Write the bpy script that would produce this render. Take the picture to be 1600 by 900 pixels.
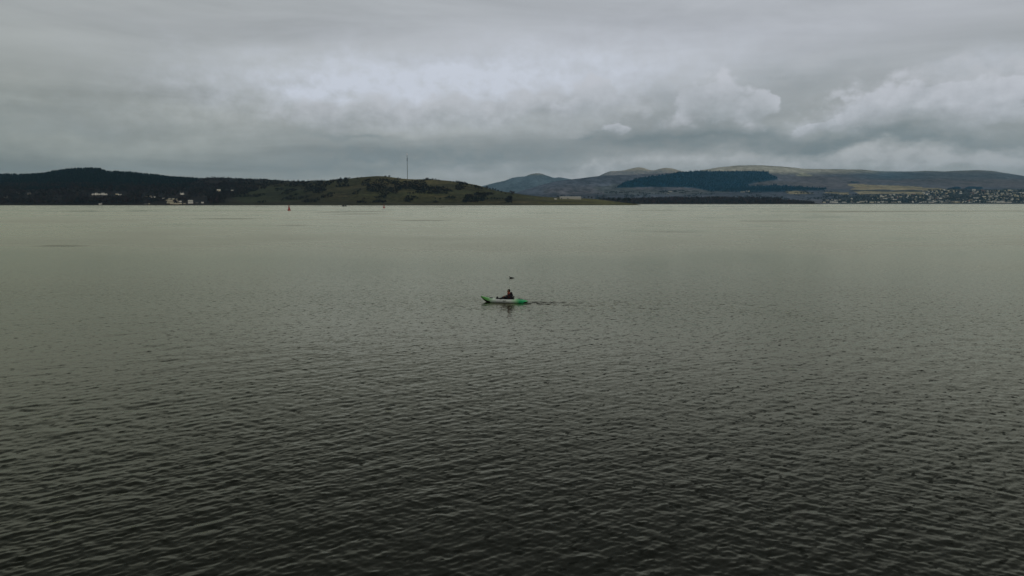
import bpy, bmesh, math, random
import numpy as np
from mathutils import Vector, Matrix, Euler

for o in list(bpy.data.objects):
    bpy.data.objects.remove(o)
scene = bpy.context.scene
COL = scene.collection
RNG = np.random.default_rng(7)
random.seed(7)

# ------------------------------------------------------------------ camera
CAM_H = 6.7                     # a drone a few metres above the water
FPX = 1081.0                    # focal length in pixels of the 1600 px wide photograph
HORIZON = 317.2
PITCH = math.atan((450 - HORIZON) / FPX)
cam = bpy.data.cameras.new('camera')
cam.lens = FPX / 1600 * 36
cam.sensor_width = 36
cam.clip_start = 0.1
cam.clip_end = 120000
cam_o = bpy.data.objects.new('camera', cam)
cam_o.location = (0, 0, CAM_H)
cam_o.rotation_euler = (math.pi / 2 - PITCH, 0, 0)
COL.objects.link(cam_o)
scene.camera = cam_o

CP, SP = math.cos(PITCH), math.sin(PITCH)
def ray(x, y):
    """direction of a photograph pixel, scaled so that it runs one metre north (world Y)"""
    u = (x - 800) / FPX
    v = (450 - y) / FPX
    Y = CP + v * SP
    return u / Y, 1.0, (-SP + v * CP) / Y
def at_depth(x, y, Y):
    a = ray(x, y)
    return Vector((a[0] * Y, Y, CAM_H + a[2] * Y))
def on_water(x, y):
    a = ray(x, y)
    return at_depth(x, y, -CAM_H / a[2])
def height_at(y, Y):
    """height of what shows at picture row y, standing Y metres north"""
    v = (450 - y) / FPX
    return CAM_H + Y * (-SP + v * CP) / (CP + v * SP)
def col_s(x):
    return (x - 800) / FPX / (CP + 0.12 * SP)
def project(X, Y, Z):
    zc = Z - CAM_H
    d = Y * CP - zc * SP
    up = Y * SP + zc * CP
    return 800 + FPX * X / d, 450 - FPX * up / d

# ------------------------------------------------------------------ light
SUN_AZ, SUN_EL = math.radians(150), math.radians(42)     # azimuth from +Y towards +X, behind the cloud deck
sun = bpy.data.lights.new('sun', 'SUN')
sun.energy = 1.15
sun.angle = math.radians(25)
sun.color = (1.0, 0.95, 0.88)
sun_o = bpy.data.objects.new('sun', sun)
sd = Vector((math.sin(SUN_AZ) * math.cos(SUN_EL), math.cos(SUN_AZ) * math.cos(SUN_EL), math.sin(SUN_EL)))
sun_o.rotation_euler = sd.to_track_quat('Z', 'Y').to_euler()
sun_o.location = (0, -20, 40)
COL.objects.link(sun_o)

vs = scene.view_settings
vs.view_transform = 'Standard'
vs.look = 'None'
vs.gamma = 1
vs.use_curve_mapping = False
vs.exposure = 0.0
scene.render.engine = 'CYCLES'
scene.cycles.use_denoising = True
scene.cycles.max_bounces = 6
scene.cycles.volume_bounces = 1
scene.cycles.caustics_reflective = False
scene.cycles.caustics_refractive = False

# ------------------------------------------------------------------ sky: overcast, cumulus low down, all by direction
class NT:
    """small helper to write shader maths"""
    def __init__(self, tree):
        self.t = tree
    def n(self, kind, **kw):
        nd = self.t.nodes.new(kind)
        for k, v in kw.items():
            setattr(nd, k, v)
        return nd
    def put(self, sock, v):
        if isinstance(v, bpy.types.NodeSocket):
            self.t.links.new(v, sock)
        elif v is not None:
            try:
                sock.default_value = v
            except Exception:
                sock.default_value = tuple(v) + (1.0,)
    def m(self, op, a, b=None, c=None, clamp=False):
        nd = self.n('ShaderNodeMath', operation=op, use_clamp=clamp)
        self.put(nd.inputs[0], a)
        if b is not None: self.put(nd.inputs[1], b)
        if c is not None: self.put(nd.inputs[2], c)
        return nd.outputs[0]
    def vm(self, op, a, b=None):
        nd = self.n('ShaderNodeVectorMath', operation=op)
        self.put(nd.inputs[0], a)
        if b is not None: self.put(nd.inputs[1], b)
        return nd.outputs['Vector']
    def comb(self, x, y, z):
        nd = self.n('ShaderNodeCombineXYZ')
        for s, v in zip(nd.inputs, (x, y, z)): self.put(s, v)
        return nd.outputs[0]
    def sep(self, v):
        nd = self.n('ShaderNodeSeparateXYZ')
        self.put(nd.inputs[0], v)
        return nd.outputs
    def noise(self, vec, scale, detail=5, rough=0.55, dist=0.0):
        nd = self.n('ShaderNodeTexNoise')
        self.put(nd.inputs['Vector'], vec)
        nd.inputs['Scale'].default_value = scale
        nd.inputs['Detail'].default_value = detail
        nd.inputs['Roughness'].default_value = rough
        nd.inputs['Distortion'].default_value = dist
        return nd.outputs
    def mix(self, f, a, b, mode='MIX'):
        nd = self.n('ShaderNodeMix', data_type='RGBA', blend_type=mode)
        self.put(nd.inputs[0], f)
        self.put(nd.inputs[6], a if isinstance(a, bpy.types.NodeSocket) else tuple(a) + (1,))
        self.put(nd.inputs[7], b if isinstance(b, bpy.types.NodeSocket) else tuple(b) + (1,))
        return nd.outputs[2]
    def ramp(self, f, stops, interp='LINEAR'):
        nd = self.n('ShaderNodeValToRGB')
        cr = nd.color_ramp
        cr.interpolation = interp
        while len(cr.elements) < len(stops): cr.elements.new(0.5)
        for e, (p, c) in zip(cr.elements, stops):
            e.position = p
            e.color = tuple(c) + (1,) if len(c) == 3 else c
        self.put(nd.inputs[0], f)
        return nd.outputs[0]
    def step(self, v, a, b):
        nd = self.n('ShaderNodeMapRange', interpolation_type='SMOOTHSTEP')
        self.put(nd.inputs[0], v)
        self.put(nd.inputs[1], a); self.put(nd.inputs[2], b)
        nd.inputs[3].default_value = 0; nd.inputs[4].default_value = 1
        return nd.outputs[0]

world = bpy.data.worlds.new('World')
scene.world = world
world.use_nodes = True
wt = world.node_tree
world.cycles.sampling_method = 'MANUAL'
world.cycles.sample_map_resolution = 256
wt.nodes.clear()
W = NT(wt)
out = W.n('ShaderNodeOutputWorld')
sky = W.n('ShaderNodeTexSky', sky_type='NISHITA', sun_disc=False)
sky.sun_elevation = SUN_EL
sky.sun_rotation = SUN_AZ
sky.air_density = 1.2
bg_clear = W.n('ShaderNodeBackground')
bg_clear.inputs[1].default_value = 0.06
wt.links.new(sky.outputs[0], bg_clear.inputs[0])

D = W.n('ShaderNodeTexCoord').outputs['Generated']
dx, dy, dz = W.sep(D)
AZ = W.m('MULTIPLY', W.m('ARCTAN2', dx, dy), 57.29578)
EL = W.m('MULTIPLY', W.m('ARCSINE', dz), 57.29578)
# noise fields shared by every cloud (angle space: clouds are wider than tall near the horizon)
AE = W.comb(W.m('MULTIPLY', AZ, 0.1), W.m('MULTIPLY', EL, 0.1), 0.0)
def noise2(vec, scale, detail, rough=0.55, dist=0.0):
    nd = W.n('ShaderNodeTexNoise', noise_dimensions='2D')
    W.put(nd.inputs['Vector'], vec)
    for q, v in (('Scale', scale), ('Detail', detail), ('Roughness', rough), ('Distortion', dist)):
        nd.inputs[q].default_value = v
    return nd.outputs
def cells(vec, scale):
    nd = W.n('ShaderNodeTexVoronoi', voronoi_dimensions='2D', feature='F1')
    W.put(nd.inputs['Vector'], vec)
    nd.inputs['Scale'].default_value = scale
    return nd.outputs['Distance']
warp = noise2(W.vm('MULTIPLY', AE, (1, 2.0, 1)), 1.7, 5)[1]
wr, wg, wb = W.sep(warp)
nA, nB = wr, wg
fine = noise2(W.vm('MULTIPLY', AE, (1, 1.4, 1)), 6.5, 5, 0.6)[0]
curl = W.vm('ADD', W.vm('MULTIPLY', AE, (1, 1.3, 1)), W.vm('MULTIPLY', W.comb(fine, wb, 0.0), (0.10, 0.10, 0)))
BIL = W.m('ADD', W.m('MULTIPLY', W.m('SUBTRACT', 0.46, cells(curl, 3.3)), 0.70), W.m('MULTIPLY', W.m('SUBTRACT', 0.46, cells(curl, 8.0)), 0.30))
den = W.m('ADD', W.m('MAXIMUM', dz, 0.0), 0.07)
plan = W.comb(W.m('DIVIDE', dx, den), W.m('DIVIDE', dy, den), 0.0)
strat = noise2(W.vm('MULTIPLY', plan, (0.55, 1.0, 1)), 0.55, 5, 0.55, 0.6)[0]
streak = noise2(W.vm('MULTIPLY', AE, (0.6, 3.4, 1)), 1.0, 6, 0.6, 0.4)[0]
WAZ = W.m('MULTIPLY_ADD', W.m('SUBTRACT', nA, 0.5), 7.0, AZ)
WEL = W.m('MULTIPLY_ADD', W.m('SUBTRACT', nB, 0.5), 3.4, EL)

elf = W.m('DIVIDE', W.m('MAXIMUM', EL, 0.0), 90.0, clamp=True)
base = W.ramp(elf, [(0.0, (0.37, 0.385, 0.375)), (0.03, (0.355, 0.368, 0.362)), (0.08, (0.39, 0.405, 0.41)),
                    (0.14, (0.42, 0.435, 0.47)), (0.18, (0.39, 0.408, 0.435)), (0.29, (0.15, 0.158, 0.172)), (0.5, (0.10, 0.105, 0.115)), (1.0, (0.09, 0.095, 0.105))])  # unseen sky overhead is made dark so the near water reflects less
# thinner cloud (brighter) in the quarter the sun is in, thicker to the west
lobe = W.m('MULTIPLY_ADD', W.m('COSINE', W.m('MULTIPLY', W.m('SUBTRACT', AZ, 14.0), 0.01745)), 0.5, 0.5)
lobe = W.m('POWER', lobe, 6.0)
west = W.mix(lobe, (0.68, 0.69, 0.60), (1.0, 1.0, 1.0))
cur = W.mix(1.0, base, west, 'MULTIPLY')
k = W.m('ADD', W.m('MULTIPLY', W.m('SUBTRACT', strat, 0.5), 0.45), W.m('MULTIPLY', W.m('SUBTRACT', streak, 0.5), 0.42))
kk = W.m('ADD', k, 1.0)
cur = W.mix(1.0, cur, W.comb(kk, kk, kk), 'MULTIPLY')

def azel(x, y):
    a = ray(x, y)
    return math.degrees(math.atan2(a[0], 1)), math.degrees(math.atan2(a[2], math.hypot(a[0], 1)))
PV = W.comb(WAZ, WEL, 0.0)
PV2 = W.comb(W.m('MULTIPLY_ADD', W.m('SUBTRACT', nA, 0.5), 4.0, AZ), W.m('MULTIPLY_ADD', W.m('SUBTRACT', nB, 0.5), 2.2, EL), 0.0)
def offset(pv, x, y, sx, sy):
    """angle from a cloud's middle in units of its own half size"""
    a0, e0 = azel(x, y)
    ia, ie = 19.0 / sx, 19.0 / sy
    nd = W.n('ShaderNodeVectorMath', operation='MULTIPLY_ADD')
    W.put(nd.inputs[0], pv)
    nd.inputs[1].default_value = (ia, ie, 0)
    nd.inputs[2].default_value = (-a0 * ia, -e0 * ie, 0)
    dt = W.n('ShaderNodeVectorMath', operation='DOT_PRODUCT')
    W.put(dt.inputs[0], nd.outputs[0]); W.put(dt.inputs[1], nd.outputs[0])
    return nd.outputs[0], dt.outputs['Value']
def patches(lst):
    acc = 0.0
    for x, y, sx, sy, gain in lst:
        _, q = offset(PV, x, y, sx, sy)
        acc = W.m('MULTIPLY_ADD', W.m('POWER', 0.3679, q), gain, acc)
    return W.m('MULTIPLY', acc, W.m('MULTIPLY_ADD', W.m('SUBTRACT', fine, 0.5), 1.7, 1.0), clamp=True)
def heaps(bg, lst, top, low, edge, soft, kb, kf, strength):
    """a bank of cumulus: ragged crowns, lit above, greyer below and dissolving into the deck"""
    wsum, ssum = 0.0, 0.0
    for x, y, sx, sy, gain in lst:
        v, q = offset(PV2, x, y, sx, sy)
        w = W.m('MULTIPLY', W.m('POWER', 0.25, q), gain)
        wsum = W.m('ADD', wsum, w)
        ssum = W.m('MULTIPLY_ADD', w, W.sep(v)[1], ssum)
    t = W.m('DIVIDE', ssum, W.m('ADD', wsum, 0.02))
    rag = W.m('MULTIPLY_ADD', BIL, kb, W.m('MULTIPLY', W.m('SUBTRACT', fine, 0.5), kf))
    below = W.step(t, 0.45, -0.9)
    d = W.m('ADD', wsum, rag)
    a = W.step(d, edge, W.m('MULTIPLY_ADD', below, 0.55, edge + soft))
    a = W.m('MULTIPLY', W.m('MULTIPLY', a, W.m('MULTIPLY_ADD', below, -0.8, 1.0)), W.m('MULTIPLY', W.step(wsum, 0.02, 0.22), strength))
    sh = W.step(W.m('ADD', t, W.m('MULTIPLY', rag, 0.9)), -1.3, 1.1)
    return W.mix(a, bg, W.mix(sh, low, top))

# broad grey-green and teal underlit masses
dark1 = patches([(60, 170, 190, 26, .30), (150, 205, 200, 16, .22), (330, 262, 240, 20, .25), (560, 240, 150, 24, .6), (690, 255, 170, 22, .55), (820, 235, 130, 30, .5),
                 (1000, 215, 120, 24, .6), (1120, 190, 90, 30, .6), (1280, 218, 200, 20, .65), (1480, 210, 200, 20, .55),
                 (1250, 130, 100, 34, .42), (1030, 150, 40, 24, .35), (1560, 70, 120, 22, .16)])
cur = W.mix(W.m('MULTIPLY', dark1, 0.9), cur, (0.195, 0.220, 0.226))
light1 = patches([(1060, 262, 220, 9, .55), (1300, 250, 240, 11, .7), (1540, 246, 130, 11, .65), (900, 270, 110, 9, .45), (730, 276, 60, 8, .45),
                  (560, 170, 120, 16, .35), (330, 190, 150, 16, .18), (1440, 236, 120, 8, .2)])
cur = W.mix(light1, cur, (0.435, 0.445, 0.45))
glow = patches([(740, 132, 270, 40, .8), (900, 95, 320, 40, .35), (430, 120, 200, 34, .25), (560, 150, 150, 24, .4), (1580, 112, 110, 30, .5)])
cur = W.mix(glow, cur, (0.53, 0.56, 0.63))
cur = heaps(cur, [(640, 186, 140, 34, .8), (500, 190, 70, 26, .8), (780, 180, 110, 36, .8), (880, 165, 80, 40, .9), (1230, 200, 120, 26, .5), (1545, 160, 110, 48, 1.0), (1430, 166, 90, 44, 1.0), (1340, 186, 60, 24, .8), (1040, 190, 70, 20, .5)],
            (0.45, 0.462, 0.49), (0.25, 0.275, 0.285), 0.20, 0.55, 0.9, 0.9, 0.85)
cur = heaps(cur, [(930, 152, 46, 32, 1.1), (885, 172, 50, 24, .6), (1106, 150, 42, 32, 1.2), (1072, 166, 32, 20, .7), (1182, 160, 24, 22, .9), (1140, 180, 76, 18, .6),
                  (1345, 186, 50, 24, .8), (1400, 168, 60, 34, .9), (1285, 198, 40, 11, .8), (1480, 160, 70, 36, .8), (975, 200, 36, 10, .7), (1560, 176, 60, 34, .8)],
            (0.49, 0.505, 0.545), (0.29, 0.315, 0.33), 0.30, 0.25, 1.05, 0.75, 0.95)
mot = W.m('MULTIPLY', W.m('MULTIPLY', W.step(EL, 0.8, 3.0), W.step(EL, 10.0, 6.0)), W.m('SUBTRACT', W.m('ADD', W.m('MULTIPLY', fine, 0.6), W.m('MULTIPLY', streak, 0.4)), 0.5))
mot = W.m('MULTIPLY_ADD', mot, 0.6, 1.0)
cur = W.mix(1.0, cur, W.comb(mot, mot, mot), 'MULTIPLY')
dark2 = patches([(510, 208, 60, 9, .3), (590, 214, 60, 6, .3), (1060, 214, 80, 6, .45), (1190, 208, 60, 7, .35), (1330, 222, 110, 6, .35), (1560, 224, 90, 8, .4),
                 (930, 206, 40, 6, .4)])
cur = W.mix(dark2, cur, (0.15, 0.18, 0.19))

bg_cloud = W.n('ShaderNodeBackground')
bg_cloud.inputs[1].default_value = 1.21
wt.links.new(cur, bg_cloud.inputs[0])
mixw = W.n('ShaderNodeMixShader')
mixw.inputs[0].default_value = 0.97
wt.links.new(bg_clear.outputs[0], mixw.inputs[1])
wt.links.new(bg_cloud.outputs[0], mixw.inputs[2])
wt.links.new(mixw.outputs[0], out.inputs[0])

# ------------------------------------------------------------------ helpers
def new_mat(name):
    m = bpy.data.materials.new(name)
    m.use_nodes = True
    t = m.node_tree
    b = t.nodes['Principled BSDF']
    return m, NT(t), b
def plain(name, col, rough=0.6, spec=0.3, var=0.15, scale=8.0, metallic=0.0):
    """painted / woven / moulded surface with a little uneven tone and fine relief"""
    m, N, b = new_mat(name)
    co = N.n('ShaderNodeTexCoord').outputs['Object']
    nz = N.noise(co, scale, 5, 0.6)[0]
    f = N.m('MULTIPLY_ADD', N.m('SUBTRACT', nz, 0.5), var * 2, 1.0)
    c = N.mix(1.0, col, N.comb(f, f, f), 'MULTIPLY')
    N.put(b.inputs['Base Color'], c)
    b.inputs['Roughness'].default_value = rough
    b.inputs['Specular IOR Level'].default_value = spec
    b.inputs['Metallic'].default_value = metallic
    bp = N.n('ShaderNodeBump')
    bp.inputs['Strength'].default_value = 0.15
    bp.inputs['Distance'].default_value = 0.01
    N.put(bp.inputs['Height'], nz)
    N.put(b.inputs['Normal'], bp.outputs[0])
    return m

def tag(o, label=None, cat=None, group=None, kind=None):
    if label: o['label'] = label
    if cat: o['category'] = cat
    if group: o['group'] = group
    if kind: o['kind'] = kind
    return o
def link_mesh(name, me, mats=(), parent=None):
    o = bpy.data.objects.new(name, me)
    COL.objects.link(o)
    if not me.materials:
        for m in mats: me.materials.append(m)
    if parent: o.parent = parent
    return o
def empty(name, loc=(0, 0, 0), rz=0.0):
    o = bpy.data.objects.new(name, None)
    o.empty_display_size = 0.2
    o.location = loc
    o.rotation_euler = (0, 0, rz)
    COL.objects.link(o)
    return o
def from_np(name, V, F, smooth=True, color=None):
    """V (n,3), F (m,3|4) with one polygon size"""
    me = bpy.data.meshes.new(name)
    V = np.asarray(V, np.float32); F = np.asarray(F, np.int32)
    n = F.shape[1]
    me.vertices.add(len(V)); me.loops.add(F.size); me.polygons.add(len(F))
    me.vertices.foreach_set('co', V.ravel())
    me.loops.foreach_set('vertex_index', F.ravel())
    me.polygons.foreach_set('loop_start', np.arange(0, F.size, n, dtype=np.int32))
    me.polygons.foreach_set('use_smooth', np.full(len(F), smooth))
    if color is not None:
        at = me.attributes.new('cover', 'FLOAT_COLOR', 'POINT')
        c = np.ones((len(V), 4), np.float32); c[:, :3] = color
        at.data.foreach_set('color', c.ravel())
    me.update(); me.validate()
    return me
def bm_mesh(name, bm, smooth=False):
    me = bpy.data.meshes.new(name)
    bm.normal_update()
    bm.to_mesh(me); bm.free()
    if smooth:
        for p in me.polygons: p.use_smooth = True
    return me
def add_box(bm, c, s, rz=0.0, mat=0, taper=1.0):
    """box centred at c with size s"""
    vs_ = []
    R = Matrix.Rotation(rz, 3, 'Z')
    for z in (-.5, .5):
        t = taper if z > 0 else 1.0
        for x, y in ((-.5, -.5), (.5, -.5), (.5, .5), (-.5, .5)):
            vs_.append(bm.verts.new(Vector(c) + R @ Vector((x * s[0] * t, y * s[1] * t, z * s[2]))))
    for q in ((3, 2, 1, 0), (4, 5, 6, 7), (0, 1, 5, 4), (1, 2, 6, 5), (2, 3, 7, 6), (3, 0, 4, 7)):
        f = bm.faces.new([vs_[k] for k in q]); f.material_index = mat
def add_lathe(bm, prof, seg=16, c=(0, 0, 0), mat=0):
    rings = []
    for r, z in prof:
        rings.append([bm.verts.new((c[0] + r * math.cos(2 * math.pi * k / seg), c[1] + r * math.sin(2 * math.pi * k / seg), c[2] + z)) for k in range(seg)])
    for a, b in zip(rings, rings[1:]):
        for k in range(seg):
            f = bm.faces.new((a[k], a[(k + 1) % seg], b[(k + 1) % seg], b[k])); f.material_index = mat
    f = bm.faces.new(rings[0][::-1]); f.material_index = mat
    f = bm.faces.new(rings[-1]); f.material_index = mat
def add_tube(bm, pts, rad, seg=8, mat=0):
    pts = [Vector(p) for p in pts]
    if not isinstance(rad, (list, tuple)): rad = [rad] * len(pts)
    rings = []
    for k, p in enumerate(pts):
        d = (pts[min(k + 1, len(pts) - 1)] - pts[max(k - 1, 0)]).normalized()
        u = d.cross(Vector((0, 0, 1)))
        if u.length < 1e-3: u = d.cross(Vector((1, 0, 0)))
        u.normalize(); v = d.cross(u)
        rings.append([bm.verts.new(p + rad[k] * (math.cos(2 * math.pi * j / seg) * u + math.sin(2 * math.pi * j / seg) * v)) for j in range(seg)])
    for a, b in zip(rings, rings[1:]):
        for j in range(seg):
            f = bm.faces.new((a[j], a[(j + 1) % seg], b[(j + 1) % seg], b[j])); f.material_index = mat; f.smooth = True
    f = bm.faces.new(rings[0][::-1]); f.material_index = mat
    f = bm.faces.new(rings[-1]); f.material_index = mat

_perm = RNG.random((512, 512)).astype(np.float32)
def vnoise(x, y):
    xi = np.floor(x).astype(int); yi = np.floor(y).astype(int)
    fx = x - xi; fy = y - yi
    fx = fx * fx * (3 - 2 * fx); fy = fy * fy * (3 - 2 * fy)
    g = lambda a, b: _perm[a % 512, b % 512]
    return (g(xi, yi) * (1 - fx) + g(xi + 1, yi) * fx) * (1 - fy) + (g(xi, yi + 1) * (1 - fx) + g(xi + 1, yi + 1) * fx) * fy
def fbm(x, y, oct=5, gain=0.5):
    s = 0.0; a = 1.0; t = 0.0
    for k in range(oct):
        s = s + a * (vnoise(x * 2 ** k + 17.3 * k, y * 2 ** k + 9.1 * k) - 0.5); t += a; a *= gain
    return s / t * 2          # about -1..1
def sstep(v, a, b):
    t = np.clip((v - a) / (b - a), 0, 1)
    return t * t * (3 - 2 * t)

# ------------------------------------------------------------------ water
def wave_tile(L, N, lmin, lmax, trains, rms_slope, seed):
    """periodic sea-surface patch of one band of wavelengths, in metres"""
    r = np.random.default_rng(seed)
    kx = np.fft.fftfreq(N, L / N) * 2 * np.pi
    KX, KY = np.meshgrid(kx, kx, indexing='ij')
    K = np.hypot(KX, KY); K[0, 0] = 1e9
    lam = 2 * np.pi / K
    band = np.exp(-0.5 * (np.log(lam / math.sqrt(lmin * lmax)) / (0.5 * math.log(lmax / lmin) * 0.75)) ** 2)
    band[(lam < lmin * 0.7) | (lam > lmax * 1.4)] = 0
    th = np.arctan2(KY, KX)
    dirw = np.zeros_like(K)
    for ang, power, w in trains:
        dirw += w * np.maximum(np.cos(th - math.radians(ang)), 0) ** power
    S = band * np.sqrt(dirw + 0.02) * K ** -1.6
    ph = (r.normal(size=K.shape) + 1j * r.normal(size=K.shape)) * S
    h = np.fft.ifft2(ph).real
    gx = np.gradient(h, L / N, axis=0); gy = np.gradient(h, L / N, axis=1)
    h *= rms_slope / math.sqrt((gx ** 2 + gy ** 2).mean())
    return h.astype(np.float32), L, N, math.sqrt(lmin * lmax), rms_slope
TRAINS = [(124, 12, 1.0), (58, 20, 0.5), (92, 3, 0.25)]
BANDS = [wave_tile(4, 512, 0.055, 0.12, [(105, 5, 1.0), (60, 8, .5)], 0.040, 1),
         wave_tile(10, 512, 0.12, 0.26, TRAINS, 0.062, 2),
         wave_tile(29, 512, 0.26, 0.62, TRAINS, 0.052, 3),
         wave_tile(110, 512, 0.62, 2.8, [(120, 10, 1.0), (70, 8, .4)], 0.017, 4)]
def sample_tile(h, L, N, X, Y):
    u = (X / L * N) % N; v = (Y / L * N) % N
    i = np.floor(u).astype(int); j = np.floor(v).astype(int)
    fu = u - i; fv = v - j
    i1 = (i + 1) % N; j1 = (j + 1) % N; i %= N; j %= N
    return (h[i, j] * (1 - fu) + h[i1, j] * fu) * (1 - fv) + (h[i, j1] * (1 - fu) + h[i1, j1] * fu) * fv

KAYAK_POS = on_water(788, 472.2)
KAYAK_YAW = math.radians(-10)          # stern a little nearer than the bow
BIRD_POS = on_water(798.5, 434.6)
def build_water():
    rad = [2.0]
    while rad[-1] < 30000:
        r = rad[-1]
        d = max(0.03, r * r / (8200 if r < 60 else 5200))
        if r < 9: d = 0.25
        if 43 < r < 49: d = min(d, 0.10)
        d = min(d, 0.25 * r)
        rad.append(r + d)
    rad = np.array(rad)
    az = np.concatenate([np.radians(np.arange(-39, 39.001, 0.085)), np.radians(np.arange(41, 320.9, 2.0))])
    nr, na = len(rad), len(az)
    R, A = np.meshgrid(rad, az, indexing='ij')
    X = R * np.sin(A); Y = R * np.cos(A)
    dr = np.gradient(rad)[:, None] * np.ones((1, na))
    da = np.where((A <= math.radians(39.01)), math.radians(0.085), math.radians(2)) * R
    Z = np.zeros_like(X)
    miss = np.zeros_like(X)
    # light gusts and calmer lanes
    gust = 1.0 + 0.60 * fbm(X / 15 + 5, Y / 24 + 2, 4) + 0.35 * fbm(X / 120 + 1, Y / 80 + 8, 3)
    gust = np.clip(gust, 0.35, 1.7)
    for h, L, N, lam, rs in BANDS:
        # waves along Y mostly: what counts is the radial spacing
        w = 1 - sstep(np.maximum(dr * 1.0, da * 0.6), lam * 0.22, lam * 0.52)
        Z += w * sample_tile(h, L, N, X, Y)
        miss += (rs * rs) * (1 - w * w)
    Z *= gust
    ext = np.exp(-R / 90.0)
    Z = Z + ext * 14.0 * np.clip(Z, -.05, .05) * np.abs(np.clip(Z, -.05, .05))   # peaked crests, flatter troughs
    # the wake drawn out behind the kayak and the bow ripple
    c, s = math.cos(KAYAK_YAW), math.sin(KAYAK_YAW)
    lx = (X - KAYAK_POS.x) * c + (Y - KAYAK_POS.y) * s
    ly = -(X - KAYAK_POS.x) * s + (Y - KAYAK_POS.y) * c
    back = np.clip(lx - 1.45, 0, None)
    fade = np.exp(-back / 9.0) * (lx > 1.4)
    for side in (-1, 1):
        for off, am in ((0.10, .036), (0.40, .040)):
            cen = side * (off + 0.09 * back)
            q = (ly - cen + .05 * np.sin(lx * 2.1 + side * 2)) / (0.10 + .010 * back)
            Z += am * fade * (1 - q * q) * np.exp(-q * q / 1.5) * (0.75 + 0.35 * np.sin(lx * 7.3 + side * 1.7) * np.sin(lx * 2.7))
        bowd = np.clip(lx + 1.2, 0, None)
        cen = side * (0.25 + 0.30 * bowd)
        q = (ly - cen) / 0.10
        Z += .012 * np.exp(-bowd / 1.3) * (lx > -1.25) * (1 - q * q) * np.exp(-q * q / 1.5)
    # a calmer slick where the boat's hull shelters and smooths the ripples
    # ripple lines from the swimming bird
    bx, by = X - BIRD_POS.x, Y - BIRD_POS.y
    for side in (-1, 1):
        q = (by - side * 0.10 * np.clip(bx + .2, 0, None)) / 0.16
        Z += .020 * (1 - q * q) * np.exp(-q * q / 1.5) * np.exp(-np.abs(bx) / 0.75)
    Z = np.where(R < 3, 0, Z)
    V = np.stack([X, Y, Z], -1).reshape(-1, 3)
    idx = np.arange(nr * na).reshape(nr, na)
    a = idx[:-1, :]; b = idx[1:, :]
    a2 = np.roll(a, -1, 1); b2 = np.roll(b, -1, 1)
    F = np.stack([a, a2, b2, b], -1).reshape(-1, 4)
    # close the small disc under the camera with quads folded to a centre ring
    V = np.vstack([V, [[0, 0, 0]]])
    cidx = len(V) - 1
    ring = idx[0]
    half = np.arange(0, na - 1, 2)
    F2 = np.stack([np.full(len(half), cidx), ring[(half + 2) % na], ring[half + 1], ring[half]], -1)
    F = np.vstack([F, F2])
    me = from_np('water', V, F)
    at = me.attributes.new('ripple', 'FLOAT', 'POINT')
    calm = 1 - 0.25 * sstep(R, 60, 600)          # the breeze eases towards the far shore
    mm = np.append((np.sqrt(miss) * gust * calm).ravel(), 0.03).astype(np.float32)
    at.data.foreach_set('value', mm)
    return me

mw, N, b = new_mat('water')
pos = N.n('ShaderNodeNewGeometry')
attr = N.n('ShaderNodeAttribute', attribute_name='ripple').outputs['Fac']
P = pos.outputs['Position']
rot = N.n('ShaderNodeMapping', vector_type='POINT')
rot.inputs['Rotation'].default_value = (0, 0, math.radians(-30))
N.put(rot.inputs['Vector'], P)
def slope(scale, sx, sy, off, det=3):
    v = N.vm('MULTIPLY', N.vm('ADD', rot.outputs[0], off), (sx, sy, 1))
    return N.m('SUBTRACT', N.noise(v, scale, det, 0.6)[0], 0.5)
# short chop that the mesh is too coarse for, with the statistics of the same sea
s1x = slope(3.4, 0.8, 1.0, (3, 9, 0)); s1y = slope(3.4, 0.45, 1.0, (40, 2, 0))
s2x = slope(15.0, 0.9, 1.0, (7, 1, 0), 2); s2y = slope(15.0, 0.5, 1.0, (1, 17, 0), 2)
wind = N.noise(N.vm('MULTIPLY', P, (0.35, 1.0, 1)), 0.012, 6, 0.6, 0.8)[0]
lane = N.noise(N.vm('MULTIPLY', P, (0.10, 1.0, 1)), 0.0042, 6, 0.62, 1.2)[0]
wk = N.m('MULTIPLY', N.m('MULTIPLY_ADD', N.step(wind, 0.35, 0.68), 0.7, 0.62), N.m('MULTIPLY_ADD', N.step(lane, 0.40, 0.66), 0.8, 0.62))
dist = N.n('ShaderNodeVectorMath', operation='LENGTH'); N.put(dist.inputs[0], P)
near = N.m('SUBTRACT', 1.0, N.m('POWER', N.step(N.m('LOGARITHM', dist.outputs['Value'], 10.0), 1.5, 2.95), 0.8))
close = N.m('SUBTRACT', 1.0, N.step(N.m('LOGARITHM', dist.outputs['Value'], 10.0), 1.4, 2.45))
amp1 = N.m('MULTIPLY', N.m('MULTIPLY', attr, 3.8), N.m('MULTIPLY', wk, close))
amp2 = N.m('MULTIPLY', N.m('ADD', N.m('MULTIPLY', attr, 2.5), 0.12), N.m('MULTIPLY', wk, close))
# waves too small to resolve scatter the reflection: slope spread -> roughness
far = N.step(N.m('LOGARITHM', dist.outputs['Value'], 10.0), 1.45, 2.5)
alpha = N.m('MULTIPLY', N.m('MULTIPLY', attr, N.m('MULTIPLY_ADD', far, 1.05, 0.10)), wk)
rough = N.m('MAXIMUM', N.m('SQRT', alpha), 0.08)
sx = N.m('ADD', N.m('MULTIPLY', s1x, amp1), N.m('MULTIPLY', s2x, amp2))
sy = N.m('ADD', N.m('MULTIPLY', s1y, amp1), N.m('MULTIPLY', s2y, amp2))
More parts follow.
